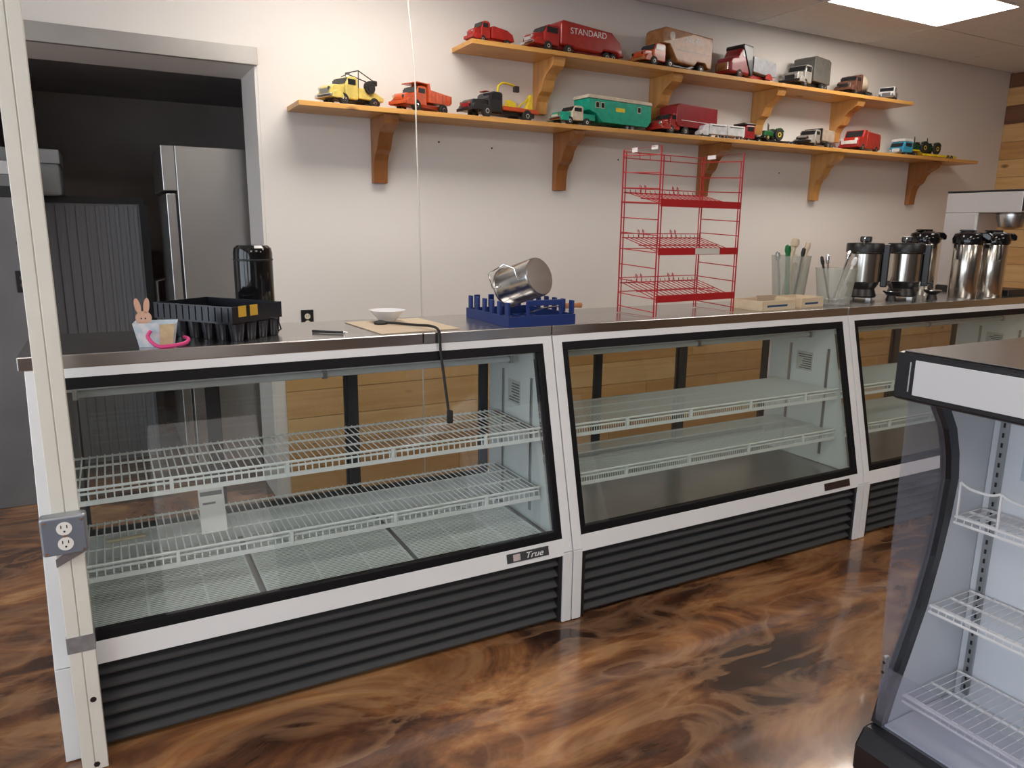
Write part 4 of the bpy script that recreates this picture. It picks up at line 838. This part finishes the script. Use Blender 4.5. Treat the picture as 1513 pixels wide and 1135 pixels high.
MB().box(-.5, .475, 0, .5, .0, 1.86).build('body', mat('cabinet_grey', (.20, .20, .21), .5, .2, noise=.2, nscale=3), kc, bevel=.004); MB().box(-.5, .478, -.004, .5, 1.861, 1.93).build('top_band', mat('hood_band', (.60, .61, .62), .4), kc, bevel=.004)
MB().box(.28, .41, -.002, 0, 1.74, 1.80).build('vent', M_BLACK, kc); MB().cyl((.395, -.004, 1.50), (.395, 0, 1.50), .012, n=12).build('bolt', M_CHROME, kc)
MB().box(.36, .43, -.006, 0, 1.23, 1.35).build('outlet_plate', M_BLACK, kc, bevel=.003)
for z in (1.27, 1.31): MB().cyl((.395, -.009, z), (.395, -.0055, z), .016, n=14).build('receptacle', P_DGRY, kc)
# white upright cabinet standing behind the camera, mirrored in the first case's glass
wcab = thing('white_cabinet', 'white upright cabinet mirrored in the glass of the display case', 'cabinet', (.62, -1.55, 0))
MB().box(-.43, .43, -.6, 0, .1, 1.92).build('body', M_WHITE, wcab, bevel=.006); MB().box(-.425, .425, .0005, .03, .12, 1.70).build('door', M_WHITE, wcab, bevel=.006); MB().box(-.40, .40, -.55, -.05, 0, .0995).build('plinth', M_BLACK, wcab); MB().tube([(.36, .03, 1.2), (.36, .07, 1.18), (.36, .07, .9), (.36, .03, .88)], .008, 8).build('handle', M_CHROME, wcab, smooth=40)

for x, z in ((1.84, 2.115), (2.20, 2.10), (3.18, 2.08), (4.75, 2.06)): MB().cyl((x, YW-.0015, z), (x, YW-.0002, z), .006, n=10).build('screw_hole', M_BLACK, wall_back)

utensil('steel_spoon', 'steel spatula standing at the back of the tall tub', (3.36, 2.985, zt), (3.345, 3.005, 1.46), .007, M_STEELD, .015)
utensil('wooden_stick_tool', 'short wooden handle low in the tall tub', (3.43, 2.965, zt), (3.455, 2.985, 1.40), .012, M_LWOOD, .018)
for i, (dx, dy, r) in enumerate(((-.035, -.03, .026), (.025, -.03, .028), (.0, .035, .026), (-.045, .02, .022))):
    o = MB().lathe([(.001, .002), (r*.7, .006), (r, .024), (r*.96, .026), (r*.66, .010), (.001, .006)], n=18).build('scoop', M_CHROME if i % 2 else M_STEELD, None, smooth=40)
    o.location = (3.50+dx, 2.735+dy, ZT+.0045+.027*(i == 9)); tag(o, 'small steel scoop bowl in the bottom of the shorter clear tub', 'scoop', 'scoops in the shorter tub')
